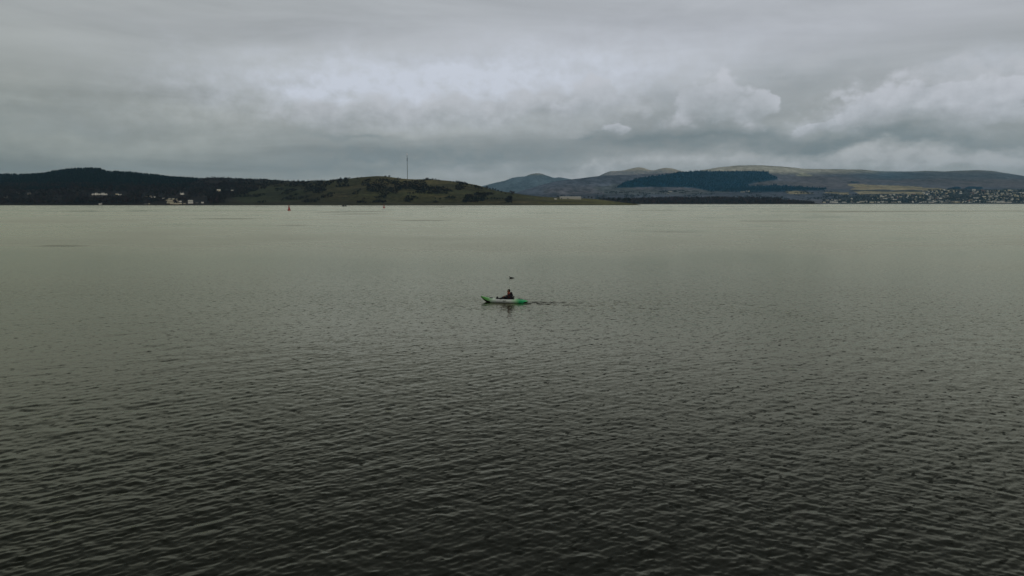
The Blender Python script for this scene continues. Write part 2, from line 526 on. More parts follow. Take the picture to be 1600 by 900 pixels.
# steeper fronts of the small waves face the way the ripples run, south
dash = N.m('MAXIMUM', N.m('ADD', slope(5.0, 0.6, 0.9, (11, 5, 0), 2), -0.09), 0.0)
sy = N.m('ADD', sy, N.m('MULTIPLY', dash, N.m('MULTIPLY', N.m('MULTIPLY', N.m('ADD', N.m('MULTIPLY', near, 0.5), N.m('MULTIPLY', close, 0.5)), wk), -2.6)))
# cat's paws: long ruffled streaks far out, each steepened towards the south
px_, py_, _z = N.sep(P)
streaks = None
for x0, y0, x1, y1, th in ((1240, 330.6, 1660, 329.3, 1.0), (500, 331.4, 605, 330.4, .8), (515, 334.6, 600, 334.0, .7), (425, 352.0, 485, 352.6, 1.0), (985, 328.8, 1075, 328.6, .6), (60, 384, 130, 384.6, 1.2),
                           (1010, 362, 1090, 362.5, .8), (620, 345, 700, 344.6, .7), (300, 341.6, 410, 341.8, .7), (1150, 345.5, 1260, 345.2, .6), (330, 328.6, 470, 328.4, .6)):
    a_, b_ = on_water(x0, y0), on_water(x1, y1)
    mx, my = (a_.x + b_.x) / 2, (a_.y + b_.y) / 2
    half = abs(b_.x - a_.x) / 2
    sl = (b_.y - a_.y) / (b_.x - a_.x)
    wy = th * my * my / (FPX * CAM_H)
    ux = N.m('DIVIDE', N.m('SUBTRACT', px_, mx), half)
    uy = N.m('DIVIDE', N.m('SUBTRACT', N.m('SUBTRACT', py_, my), N.m('MULTIPLY', N.m('SUBTRACT', px_, mx), sl)), wy)
    q = N.m('ADD', N.m('POWER', N.m('ABSOLUTE', ux), 4.0), N.m('MULTIPLY', uy, uy))
    g_ = N.m('EXPONENT', N.m('MULTIPLY', q, -1.0))
    streaks = g_ if streaks is None else N.m('ADD', streaks, g_)
streaks = N.m('MULTIPLY', streaks, N.m('MULTIPLY_ADD', N.step(lane, 0.35, 0.6), 0.8, 0.4))
sy = N.m('ADD', sy, N.m('MULTIPLY', streaks, -0.10))
nrm = N.vm('NORMALIZE', N.vm('ADD', pos.outputs['Normal'], N.comb(N.m('MULTIPLY', sx, 0.6), sy, 0.0)))
wtree = mw.node_tree
wtree.nodes.remove(b)
fres = N.n('ShaderNodeFresnel'); fres.inputs['IOR'].default_value = 1.36; N.put(fres.inputs['Normal'], nrm)
deep = N.n('ShaderNodeBsdfDiffuse'); deep.inputs['Color'].default_value = (0.006, 0.0075, 0.0055, 1)     # peaty, silt-laden water
refl = N.n('ShaderNodeBsdfGlossy', distribution='MULTI_GGX'); refl.inputs['Color'].default_value = (1.0, 0.980, 0.77, 1)
N.put(refl.inputs['Roughness'], rough); N.put(refl.inputs['Normal'], nrm)
wmix = N.n('ShaderNodeMixShader')
N.put(wmix.inputs[0], fres.outputs[0])
wtree.links.new(deep.outputs[0], wmix.inputs[1]); wtree.links.new(refl.outputs[0], wmix.inputs[2])
wtree.links.new(wmix.outputs[0], wtree.nodes['Material Output'].inputs[0])
water = link_mesh('water', build_water(), [mw])
tag(water, 'grey rippled sea filling the firth below the hills', 'water', kind='structure')

# ------------------------------------------------------------------ land
class Land:
    """hillside lofted through ground lines: each line gives, per picture column, how far north it runs and how high"""
    def __init__(self, xs, lines, sub, amp, lam, seed):
        self.xs = xs
        Yk = np.array([l[0] for l in lines]); Zk = np.array([l[1] for l in lines])
        Ys, Zs = [], []
        n = len(lines)
        for k in range(n - 1):
            m = sub[k]
            for j in range(m):
                t = j / m
                # Catmull-Rom keeps the slopes rounded
                z0 = Zk[max(k - 1, 0)]; z1 = Zk[k]; z2 = Zk[k + 1]; z3 = Zk[min(k + 2, n - 1)]
                tt = t * t; t3 = tt * t
                z = 0.5 * (2 * z1 + (z2 - z0) * t * 0.8 + (2 * z1 * 1 - 5 * z1 + 4 * z2 - z3 + 2 * (z0 - z1) * 1 + z1) * 0 + 0) if False else None
                h = t * t * (3 - 2 * t)
                z = z1 + (z2 - z1) * (0.55 * t + 0.45 * h)
                Ys.append(Yk[k] + (Yk[k + 1] - Yk[k]) * t); Zs.append(z)
        Ys.append(Yk[-1]); Zs.append(Zk[-1])
        self.Y = np.array(Ys); Z = np.array(Zs)
        self.X = col_s(xs)[None, :] * self.Y
        self.base = Z.copy()
        up = np.clip(Z / 25.0, 0, 1)
        nz = fbm(self.X / lam + seed, self.Y / lam * 0.8, 6, 0.52)
        self.Z = Z + up * amp * nz
        self.px, self.py = project(self.X, self.Y, self.Z)
    def add(self, dz):
        self.Z = self.Z + dz
    def mesh(self, name, color):
        nr, nc = self.X.shape
        V = np.stack([self.X, self.Y, self.Z], -1).reshape(-1, 3)
        idx = np.arange(nr * nc).reshape(nr, nc)
        F = np.stack([idx[:-1, :-1], idx[:-1, 1:], idx[1:, 1:], idx[1:, :-1]], -1).reshape(-1, 4)
        return from_np(name, V, F, True, np.clip(color, 0, 1).reshape(-1, 3))
    def col(self, x):
        return float(np.interp(x, self.xs, np.arange(len(self.xs))))
    def at_pixel(self, x, y):
        """the ground that shows at pixel (x, y): first row, from the shore up, that reaches it"""
        c = int(round(self.col(x)))
        c = min(max(c, 0), len(self.xs) - 1)
        py = self.py[:, c]
        hit = np.nonzero(py <= y)[0]
        if len(hit) == 0:
            i = int(np.argmin(py)); t = 0.0
        else:
            i = int(hit[0])
            if i == 0: t = 0.0
            else:
                t = (py[i - 1] - y) / max(py[i - 1] - py[i], 1e-6); i -= 1
        j = min(i + 1, len(py) - 1)
        Yv = self.Y[i, c] * (1 - t) + self.Y[j, c] * t
        Zv = self.Z[i, c] * (1 - t) + self.Z[j, c] * t
        return Vector((float(col_s(np.array([x]))[0]) * Yv, Yv, Zv))
def curve(xs, pts):
    p = np.array(pts, float)
    # smoothed polyline
    v = np.interp(xs, p[:, 0], p[:, 1])
    return v
def H(y, Y):
    return height_at(y, Y)
def poly_mask(px, py, poly, soft=0):
    inside = np.zeros(px.shape, bool)
    n = len(poly)
    for k in range(n):
        x1, y1 = poly[k]; x2, y2 = poly[(k + 1) % n]
        if y1 == y2: continue
        c = ((y1 > py) != (y2 > py)) & (px < (x2 - x1) * (py - y1) / (y2 - y1) + x1)
        inside ^= c
    return inside

def land_mat(name, lam=18.0, var=0.5):
    m, N, b = new_mat(name)
    a = N.n('ShaderNodeAttribute', attribute_name='cover').outputs['Color']
    co = N.n('ShaderNodeTexCoord').outputs['Object']
    n1 = N.noise(co, 1.0 / lam, 8, 0.65)[0]
    n2 = N.noise(co, 1.0 / (lam * 9), 6, 0.6)[0]
    f = N.m('ADD', N.m('MULTIPLY_ADD', N.m('SUBTRACT', N.step(n1, 0.30, 0.70), 0.5), var * 1.6, 1.0), N.m('MULTIPLY', N.m('SUBTRACT', N.step(n2, 0.3, 0.7), 0.5), 0.5))
    f = N.m('MAXIMUM', f, 0.25)
    N.put(b.inputs['Base Color'], N.mix(1.0, a, N.comb(f, f, f), 'MULTIPLY'))
    b.inputs['Roughness'].default_value = 0.95
    b.inputs['Specular IOR Level'].default_value = 0.1
    return m
LAND = land_mat('near_land', 14, 0.5)
MOOR = land_mat('moor_land', 55, 0.55)

def mixc(c, m, col):
    m = np.asarray(m, float)[..., None]
    return c * (1 - m) + np.array(col) * m

GRASS = (0.050, 0.052, 0.020)
DULL = (0.036, 0.034, 0.020)
HEATH = (0.050, 0.040, 0.036)
BROWNWOOD = (0.022, 0.018, 0.017)
CONIFER = (0.010, 0.017, 0.018)

# --- the peninsula across the water (2 km) with its wooded ridge and green hill
xa = np.arange(-420, 1003, 2.0)
ridge_px = curve(xa, [(-420, 292), (-250, 284), (-100, 278), (0, 276), (40, 274.5), (75, 272.5), (90, 269), (110, 266.5), (130, 265), (160, 265.5),
                      (170, 270), (200, 271), (245, 273.5), (270, 276.5), (300, 278), (330, 278.5), (375, 279.5), (420, 281.5), (440, 283.5),
                      (480, 284), (500, 283), (530, 280), (560, 277.5), (590, 275.8), (605, 277), (620, 279), (640, 280.5), (670, 281.5), (700, 284),
                      (725, 287), (750, 290.5), (780, 297.5), (800, 301), (830, 305.5), (860, 308.5), (900, 310), (940, 312.5), (975, 316.5), (1003, 320.5)])
ridge_Y = curve(xa, [(-420, 3600), (0, 3300), (330, 3200), (420, 3050), (520, 2560), (600, 2480), (700, 2450), (800, 2400), (900, 2420), (960, 2330), (1003, 2150)])
shore_Y = 2010 + 45 * fbm(xa / 60, xa * 0 + 3.3, 4) + curve(xa, [(-420, 250), (0, 40), (300, 0), (600, 0), (860, 20), (1003, 110)])
ridge_Z = np.maximum(H(ridge_px, ridge_Y), -1.5)
low_Y = shore_Y + curve(xa, [(-420, 160), (400, 120), (860, 90), (1003, 25)])
low_Z = np.minimum(curve(xa, [(-420, 14), (300, 12), (500, 9), (860, 5), (960, 3), (1003, -1.0)]), ridge_Z * 0.6 + 0.5)
mid_Y = low_Y * 0.5 + ridge_Y * 0.5
mid_Z = low_Z + (ridge_Z - low_Z) * curve(xa, [(-420, .45), (300, .42), (480, .5), (640, .55), (800, .5), (1003, .5)])
linesA = [(shore_Y - 25, np.full_like(xa, -2.5)), (shore_Y + 6, np.full_like(xa, 0.9) - (xa > 985) * 1.5), (low_Y, low_Z), (mid_Y, mid_Z), (ridge_Y, ridge_Z),
          (ridge_Y + 500, ridge_Z * 0.72 - 2), (ridge_Y + 1300, ridge_Z * 0.3 - 3)]
A = Land(xa, linesA, [3, 14, 46, 46, 12, 5], 9.0, 260.0, 3.1)
nA1 = fbm(A.X / 70, A.Y / 70, 5); nA2 = fbm(A.X / 220 + 9, A.Y / 220, 4)
jx = A.px + 10 * nA1; jy = A.py + 2.2 * nA1
c = np.zeros(A.X.shape + (3,)) + np.array(DULL)
c = mixc(c, sstep(nA2, -0.2, 0.4) * 0.6, HEATH)
green = sstep(jx, 350, 400) * sstep(jx, 0, 1)
c = mixc(c, green * 0.85, (0.040, 0.040, 0.019))
c = mixc(c, poly_mask(jx, jy, [(385, 318), (350, 305), (380, 297), (460, 290), (480, 300), (470, 312)]) * .9, (0.036, 0.042, 0.020))
c = mixc(c, sstep(jx, 540, 640) * sstep(jy, 291, 281) * .9, (0.085, 0.076, 0.036))  # light falling on the hilltop is put into the grass colour
c = mixc(c, sstep(jx, 560, 690) * sstep(nA2, -.3, .3) * .5, (0.048, 0.047, 0.021))
c = mixc(c, poly_mask(jx, jy, [(560, 303), (640, 300), (760, 298), (800, 302), (860, 312), (700, 308), (560, 306)]) * .8, (0.044, 0.048, 0.022))
c = mixc(c, sstep(jx, 800, 900) * .9, (0.088, 0.086, 0.030))
band = fbm(A.X / 190 + 3, A.Y / 26, 4)
c = mixc(c, sstep(jx, 380, 480) * sstep(band, .05, .45) * .55, (0.024, 0.022, 0.015))
c = mixc(c, sstep(jx, 480, 560) * sstep(fbm(A.X / 120 + 7, A.Y / 40, 4), .15, .5) * .6, (0.075, 0.060, 0.030))
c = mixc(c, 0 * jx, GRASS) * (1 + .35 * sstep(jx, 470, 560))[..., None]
wood = sstep(jx - 2.2 * (306 - jy) + 25 * nA2, 400, 330)
c = mixc(c, wood * .95, BROWNWOOD)
conif = sstep(jx + 40 * nA2, 320, 250) * sstep(jy, 298, 291)
c = mixc(c, conif, CONIFER)
shoreline = sstep(A.Z, 2.4, 1.0)
c = mixc(c, shoreline * .8, (0.060, 0.052, 0.034))
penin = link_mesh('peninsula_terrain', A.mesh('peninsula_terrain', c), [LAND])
tag(penin, 'dark peninsula across the water with wooded ridge and green hill', 'hill', kind='structure')

# --- wooded point behind the spit (4 km)
xb = np.arange(925, 1290, 1.5)
topb = curve(xb, [(925, 318), (940, 313), (990, 312), (1060, 310.5), (1150, 310.5), (1215, 311), (1225, 313), (1262, 315), (1275, 317.4), (1290, 319.3)])
Yb0 = np.full_like(xb, 3990.0) + 20 * fbm(xb / 30, xb * 0, 3)
Zb = H(topb, 4250.0)
linesB = [(Yb0 - 20, np.full_like(xb, -2.0)), (Yb0 + 8, np.where(xb < 1284, 1.2, -0.5)), (Yb0 + 60, np.minimum(3.0, Zb)), (np.full_like(xb, 4250.0), Zb), (np.full_like(xb, 4500.0), Zb * .4 - 2)]
B = Land(xb, linesB, [2, 6, 14, 6], 1.5, 90.0, 8.8)
cb = np.zeros(B.X.shape + (3,)) + np.array((0.040, 0.026, 0.022))
cb = mixc(cb, sstep(B.Z, 3.2, 1.0), (0.085, 0.075, 0.046))
point = link_mesh('wooded_point_terrain', B.mesh('wooded_point_terrain', cb), [LAND])
tag(point, 'low point of land under the dark brown wood', 'land', kind='structure')

# --- the far shore: town slopes, fields, plantation and moor (4.8 to 8 km)
xc = np.arange(770, 2060, 2.0)
rc_px = curve(xc, [(770, 312), (800, 303), (815, 298), (835, 292), (850, 287), (870, 282.5), (895, 279.5), (930, 276), (960, 274), (1000, 272), (1050, 270.5), (1085, 268),
                   (1100, 265), (1120, 261.5), (1150, 259), (1190, 258), (1215, 259.3), (1235, 261.5), (1252, 263.5), (1300, 264), (1340, 264.5), (1355, 265.5), (1372, 267), (1430, 267.5),
                   (1442, 266.5), (1470, 268), (1490, 267), (1520, 266), (1545, 267), (1570, 271), (1600, 275.5), (1700, 284), (1850, 280), (2060, 288)])
rc_Y = curve(xc, [(770, 6300), (900, 6700), (1060, 7000), (1110, 7900), (1200, 8200), (2060, 8200)])
sc_Y = 4800 + 40 * fbm(xc / 90, xc * 0 + 7, 4) + curve(xc, [(770, 500), (1250, 60), (1330, 0), (2060, 0)])
rc_Z = H(rc_px, rc_Y)
l1_Y = sc_Y + 90
m_px = curve(xc, [(770, 315), (860, 309), (960, 300), (1100, 297), (1300, 296), (1600, 294), (2060, 298)])
m_Y = np.minimum(sc_Y + 1350, rc_Y - 500)
m_Z = np.minimum(H(m_px, m_Y), rc_Z * .75)
linesC = [(sc_Y - 30, np.full_like(xc, -2.5)), (sc_Y + 8, np.full_like(xc, 1.6)), (l1_Y, np.minimum(np.full_like(xc, 7.0), rc_Z * .3)), (m_Y, m_Z), (rc_Y, rc_Z), (rc_Y + 900, rc_Z * .8), (rc_Y + 2200, rc_Z * .4)]
C_ = Land(xc, linesC, [2, 6, 60, 60, 8, 5], 16.0, 700.0, 5.5)
nC1 = fbm(C_.X / 160, C_.Y / 160, 6); nC2 = fbm(C_.X / 500 + 4, C_.Y / 420, 5)
jx = C_.px + 12 * nC1; jy = C_.py + 2.4 * nC1
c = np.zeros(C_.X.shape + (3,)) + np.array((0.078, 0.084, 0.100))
c = mixc(c, sstep(nC2, -.3, .4) * .7, (0.112, 0.094, 0.092))
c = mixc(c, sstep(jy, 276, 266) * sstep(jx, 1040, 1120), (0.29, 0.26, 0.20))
c = mixc(c, sstep(jx, 1290, 1400) * sstep(jy, 283, 277) * sstep(jy, 262, 272) * .85, (0.050, 0.095, 0.125))
c = mixc(c, sstep(jx, 1360, 1480) * sstep(jy, 292, 287) * .5, (0.105, 0.088, 0.080))
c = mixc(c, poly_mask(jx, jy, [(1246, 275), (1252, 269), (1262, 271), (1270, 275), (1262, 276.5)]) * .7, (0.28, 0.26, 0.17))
c = mixc(c, poly_mask(jx, jy, [(930, 292), (965, 287), (1000, 297), (1080, 296), (1160, 291), (1180, 296), (1140, 302), (940, 306)]) * .6, (0.075, 0.078, 0.068))
c = mixc(c, poly_mask(jx, jy, [(1160, 290), (1215, 282), (1290, 288), (1240, 293), (1170, 294)]) * .6, (0.10, 0.085, 0.075))
tan = (0.25, 0.20, 0.115)
for pg in ([(1332, 288.5), (1420, 291), (1470, 294.5), (1475, 297), (1332, 297)], [(1335, 299), (1445, 299.5), (1440, 302.5), (1340, 304)], [(1225, 296), (1240, 297), (1275, 302.5), (1228, 302.5)],
           [(1290, 300), (1325, 300.5), (1320, 303), (1290, 303)], [(1445, 294), (1500, 296.5), (1500, 298), (1445, 298)]):
    c = mixc(c, poly_mask(jx, jy, pg), tan)
c = mixc(c, poly_mask(jx, jy, [(1336, 291.5), (1440, 294), (1440, 295), (1336, 293)]) * .6, (0.16, 0.10, 0.06))
c = mixc(c, poly_mask(jx, jy, [(1330, 297.2), (1480, 297.5), (1440, 299.5), (1330, 299.2)]) * .9, (0.035, 0.034, 0.032))
town = sstep(jx, 1290, 1330) * sstep(jy, 303, 307)
town = np.maximum(town, sstep(jx, 1440, 1470) * sstep(jy, 295, 298))
c = mixc(c, town * .85, (0.035, 0.040, 0.036))
c = mixc(c, town * sstep(nC1, .1, .5) * .6, (0.075, 0.075, 0.045))
c = mixc(c, sstep(jx, 1000, 960) * sstep(jy, 300, 306) * .7, (0.045, 0.045, 0.055))
# plantation: dense spruce with its own canopy height
plan_polys = [[(962, 294), (975, 286), (1000, 279), (1060, 270.6), (1090, 268.2), (1200, 268), (1204, 273), (1214, 277), (1214, 281), (1195, 284.5), (1165, 288), (1172, 291), (1210, 290),
               (1292, 295.5), (1288, 298), (1245, 299), (1180, 301), (1110, 299.5), (1085, 294), (1040, 292.5)],
              [(1330, 284.5), (1343, 285), (1341, 287), (1330, 286.3)], [(1478, 296.5), (1495, 292.5), (1502, 293), (1502, 296.5)], [(1508, 296), (1512, 292.5), (1535, 292.5), (1535, 296)]]
spruce = np.zeros(C_.X.shape)
for pg in plan_polys:
    spruce = np.maximum(spruce, poly_mask(C_.px + 3 * nC1, C_.py + .7 * nC1, pg).astype(float))
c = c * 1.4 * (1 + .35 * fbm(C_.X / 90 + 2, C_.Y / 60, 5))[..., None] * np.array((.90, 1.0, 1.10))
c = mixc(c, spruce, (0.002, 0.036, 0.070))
C_.add(spruce * (7 + 5 * fbm(C_.X / 14, C_.Y / 14, 3)))
c = mixc(c, sstep(C_.Z, 2.6, 1.4), (0.10, 0.09, 0.065))
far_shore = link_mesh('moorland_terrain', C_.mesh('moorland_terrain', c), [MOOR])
tag(far_shore, 'far shore rising from town slopes through fields to brown moorland', 'hill', kind='structure')

# --- mountains at the head of the loch (12 and 15 km)
def mountains(name, x0, x1, pts, Y, depth, foot, col, hi, seed, label):
    xs = np.arange(x0, x1, 2.0)
    rp = curve(xs, pts)
    k = np.ones(3) / 3
    rp = np.convolve(np.pad(rp, 1, 'edge'), k, 'valid')
    Z = H(rp, Y)
    o_ = np.ones_like(xs)
    lines = [(o_ * (Y - depth), o_ * foot), (o_ * (Y - depth * .45), foot + (Z - foot) * .42), (o_ * Y, Z), (o_ * (Y + depth * .6), foot + (Z - foot) * .45)]
    L = Land(xs, lines, [26, 34, 8], 14.0, 420.0, seed)
    L.add(-30 * np.abs(fbm(L.X / 500 + 3, L.Y / 900, 4)) * np.clip((L.base.max(0)[None] - L.base) / 150, 0, 1))
    nz = fbm(L.X / 400, L.Y / 400, 6)
    c = np.zeros(L.X.shape + (3,)) + np.array(col)
    c = mixc(c, sstep(L.py + 3 * nz, hi[0], hi[1]), hi[2])
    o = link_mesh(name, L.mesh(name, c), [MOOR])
    tag(o, label, 'mountain', kind='structure')
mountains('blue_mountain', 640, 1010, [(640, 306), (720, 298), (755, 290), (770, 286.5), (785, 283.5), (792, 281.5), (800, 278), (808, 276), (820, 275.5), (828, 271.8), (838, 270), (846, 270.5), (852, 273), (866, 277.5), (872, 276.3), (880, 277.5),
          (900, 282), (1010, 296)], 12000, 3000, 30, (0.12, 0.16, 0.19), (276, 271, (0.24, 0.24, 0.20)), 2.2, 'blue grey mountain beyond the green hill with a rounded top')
mountains('pale_mountain', 860, 1180, [(860, 290), (915, 281), (935, 275), (945, 270), (953, 267.5), (962, 267.2), (975, 265.8), (985, 263), (995, 261.2), (1004, 262), (1014, 265.5), (1021, 266.2), (1030, 263.5), (1038, 262.3),
          (1048, 263), (1060, 266), (1075, 269.5), (1100, 273), (1180, 284)], 15500, 3500, 40, (0.27, 0.24, 0.22), (270, 263, (0.42, 0.36, 0.25)), 6.1, 'pale brown twin topped mountain far behind the moor')  # pale dead grass, with the sunlight on the tops put into its colour

# ------------------------------------------------------------------ trees
def leaf_template(kind, seed, n):
    """triangles of one far tree: a bare-branched round crown, or a tiered conifer; unit height"""
    r = np.random.default_rng(seed)
    T = []
    if kind == 'conifer':
        tiers = 4
        for t in range(tiers):
            z0 = 0.12 + 0.21 * t; z1 = z0 + 0.36
            w = 0.34 * (1 - t / (tiers + .6))
            ph = r.random() * 6
            for k in range(5):
                a = ph + 2 * math.pi * k / 5; b2 = a + 2 * math.pi / 5 * 1.1
                j = 0.75 + .5 * r.random()
                T += [[(w * j * math.cos(a), w * j * math.sin(a), z0 - .03 * r.random()), (w * math.cos(b2), w * math.sin(b2), z0), (0.02 * r.normal(), .02 * r.normal(), min(z1, 1.0))]]
    else:
        for k in range(n):
            d = r.normal(size=3); d /= np.linalg.norm(d)
            p = np.array([0, 0, 0.60]) + d * np.array([.36, .36, .38]) * (r.random() ** .45)
            p[2] += 0.0
            q = r.normal(size=(3, 3)) * 0.105
            T.append((p + q).tolist())
        for k in range(3):
            a = 2 * math.pi * k / 3; b2 = a + 2.1
            T.append([(.03 * math.cos(a), .03 * math.sin(a), 0), (.03 * math.cos(b2), .03 * math.sin(b2), 0), (0, 0, .6)])
    return np.array(T, np.float32)
def bush_template(seed, n):
    r = np.random.default_rng(seed)
    T = []
    for k in range(n):
        d = r.normal(size=3); d /= np.linalg.norm(d)
        p = np.array([0, 0, 0.42]) + d * np.array([.50, .50, .46]) * (r.random() ** .45)
        T.append((p + r.normal(size=(3, 3)) * 0.14).tolist())
    return np.array(T, np.float32)
BUSH_T = [bush_template(70 + k, 20) for k in range(5)]
CON_T = [leaf_template('conifer', 10 + k, 0) for k in range(4)]
BARE_T = [leaf_template('bare', 30 + k, 26) for k in range(5)]
def forest(name, pts, hs, templates, col, var, label, cat, mat):
    """a far-off wood that reads as one mass"""
    r = np.random.default_rng(len(pts))
    Vs, Cs = [], []
    for p, h in zip(pts, hs):
        T = templates[r.integers(len(templates))]
        a = r.random() * 6.283; ca, sa = math.cos(a), math.sin(a)
        w = h * (0.85 + .4 * r.random())
        x = T[..., 0] * ca - T[..., 1] * sa; y = T[..., 0] * sa + T[..., 1] * ca
        V = np.stack([x * w + p[0], y * w + p[1], T[..., 2] * h + p[2] - 0.04 * h], -1)
        Vs.append(V.reshape(-1, 3))
        k = np.array(col) * (1 + var * r.normal()) * (1 + 0.12 * r.normal(size=3))
        Cs.append(np.broadcast_to(np.clip(k, .003, 1), (V.shape[0] * 3, 3)))
    V = np.concatenate(Vs); C = np.concatenate(Cs)
    me = from_np(name, V, np.arange(len(V)).reshape(-1, 3), False, C)
    o = link_mesh(name, me, [mat])
    tag(o, label, cat, kind='stuff')
    return o
def tree_mat(name):
    m, N, b = new_mat(name)
    a = N.n('ShaderNodeAttribute', attribute_name='cover').outputs['Color']
    nz = N.noise(N.n('ShaderNodeTexCoord').outputs['Object'], 0.5, 3, 0.6)[0]
    f = N.m('MULTIPLY_ADD', N.m('SUBTRACT', nz, .5), .8, 1.0)
    N.put(b.inputs['Base Color'], N.mix(1.0, a, N.comb(f, f, f), 'MULTIPLY'))
    b.inputs['Roughness'].default_value = 0.9
    b.inputs['Specular IOR Level'].default_value = 0.1
    return m
TREE = tree_mat('tree_mass')
def scatter(L, n, test, seed):
    """points spread over the land where test(px, py) holds, counted per piece of picture so far rows stay thinner"""
    r = np.random.default_rng(seed)
    nr, nc = L.X.shape
    pts = []
    tries = 0
    while len(pts) < n and tries < 60:
        tries += 1
        i = r.random(4000) * (nr - 2); j = r.random(4000) * (nc - 2)
        i0 = i.astype(int); j0 = j.astype(int); fi = i - i0; fj = j - j0
        def bl(M): return (M[i0, j0] * (1 - fj) + M[i0, j0 + 1] * fj) * (1 - fi) + (M[i0 + 1, j0] * (1 - fj) + M[i0 + 1, j0 + 1] * fj) * fi
        X, Y, Z, px, py = bl(L.X), bl(L.Y), bl(L.Z), bl(L.px), bl(L.py)
        ok = test(px, py, X, Y, Z, i) & (Z > 2)
        for k in np.nonzero(ok)[0]:
            pts.append((X[k], Y[k], Z[k]))
    return pts[:n]
RIDGE_ROW = 3 + 14 + 46 + 46
R2 = np.random.default_rng(5)
pts = scatter(A, 6500, lambda px, py, X, Y, Z, i: (px > -60) & (px < 300 + 20 * fbm(X / 60, Y / 60, 3)) & (py < 296 + 4 * fbm(X / 90, Y / 90, 3)) & (i < RIDGE_ROW + 3), 1)
forest('conifer_forest', pts, 8.5 + 3 * R2.random(len(pts)), CON_T, CONIFER, .25, 'dark blue-green conifer forest covering the highest peninsula ridge', 'forest', TREE)
pts = scatter(A, 4600, lambda px, py, X, Y, Z, i: (px > -60) & (px < 370 + 60 * fbm(X / 120, Y / 120, 4) + 2.2 * (306 - py)) & (py > 288) & (py < 319) & (fbm(X / 110, Y / 160, 4) > -.35) & (i < RIDGE_ROW) & ~((px > 222) & (px < 324) & (py > 305) & (fbm(X / 14 + 3, Y / 30, 2) < .28)) & ~((px > 138) & (px < 198) & (py > 300.5) & (py < 310)) & ~((px > 278) & (px < 294) & (py > 300) & (py < 308)) & ~((px > 336) & (px < 372) & (py > 297) & (py < 303)), 2)
forest('bare_woodland', pts, 8 + 6 * R2.random(len(pts)), BARE_T, (0.030, 0.023, 0.021), .3, 'leafless brown woodland on the slope under the conifer ridge', 'woodland', TREE)
def mid_woods(px, py, X, Y, Z, i):
    n = fbm(X / 45, Y / 80, 4)
    z1 = (px > 290) & (px < 545) & (py < 292) & (n > -.3)
    z2 = poly_mask(px, py, [(572, 298), (575, 284), (600, 279.5), (622, 284), (640, 290), (700, 293), (712, 303), (600, 303)]) & (n > -.45)
    z3 = poly_mask(px, py, [(470, 302), (480, 290), (505, 285), (512, 296), (500, 303)]) & (n > -.4)
    z4 = (px > 400) & (px < 800) & (py > 302) & (py < 317) & (n > .10)
    z5 = (px > 320) & (px < 400) & (py > 296) & (py < 308) & (n > .0)
    z6 = (px > 430) & (px < 730) & (py > 280) & (py < 306) & (n > .22)
    return (z1 | z2 | z3 | z4 | z5 | z6) & (i < RIDGE_ROW - 1)
pts = scatter(A, 6500, mid_woods, 3)
forest('hillside_scrub', pts, 2.5 + 5.5 * R2.random(len(pts)) ** 1.5, BUSH_T, (0.021, 0.018, 0.017), .45, 'dark leafless scrub and copses spread over the green hillside', 'scrub', TREE)
pts = scatter(B, 2200, lambda px, py, X, Y, Z, i: (i > 7) & (i < 23) & (px < 1272), 4)
hs = 12 + 8 * R2.random(len(pts))
hs = np.where([project(*p)[0] > 1222 for p in pts], hs * .6, hs)
forest('brown_wood', pts, hs, BUSH_T + CON_T[:1], (0.042, 0.025, 0.020), .35, 'dense dark brown wood along the low point in front of the moor', 'woodland', TREE)
def town_trees(px, py, X, Y, Z, i):
    n = fbm(X / 70, Y / 120, 4)
    return ((px > 1285) & (px < 1650) & (py > 304) & (py < 317) & (n > -.35)) | ((px > 1450) & (px < 1650) & (py > 296.5) & (py < 306) & (n > -.25)) | ((px > 930) & (px < 1300) & (py > 298) & (py < 313) & (n > .18))
pts = scatter(C_, 4600, town_trees, 5)
forest('town_trees', pts, 7 + 6 * R2.random(len(pts)), BUSH_T + CON_T[:1], (0.028, 0.034, 0.036), .35, 'mixed dark trees and gardens between the houses of the town', 'woodland', TREE)
# spruce crowns breaking the top edge of the plantation
pts = scatter(C_, 2600, lambda px, py, X, Y, Z, i: poly_mask(px, py, plan_polys[0]), 6)
forest('spruce_plantation', pts, 13 + 5 * R2.random(len(pts)), CON_T, (0.002, 0.036, 0.070), .22, 'teal blue spruce plantation spread across the moorland slope', 'forest', TREE)

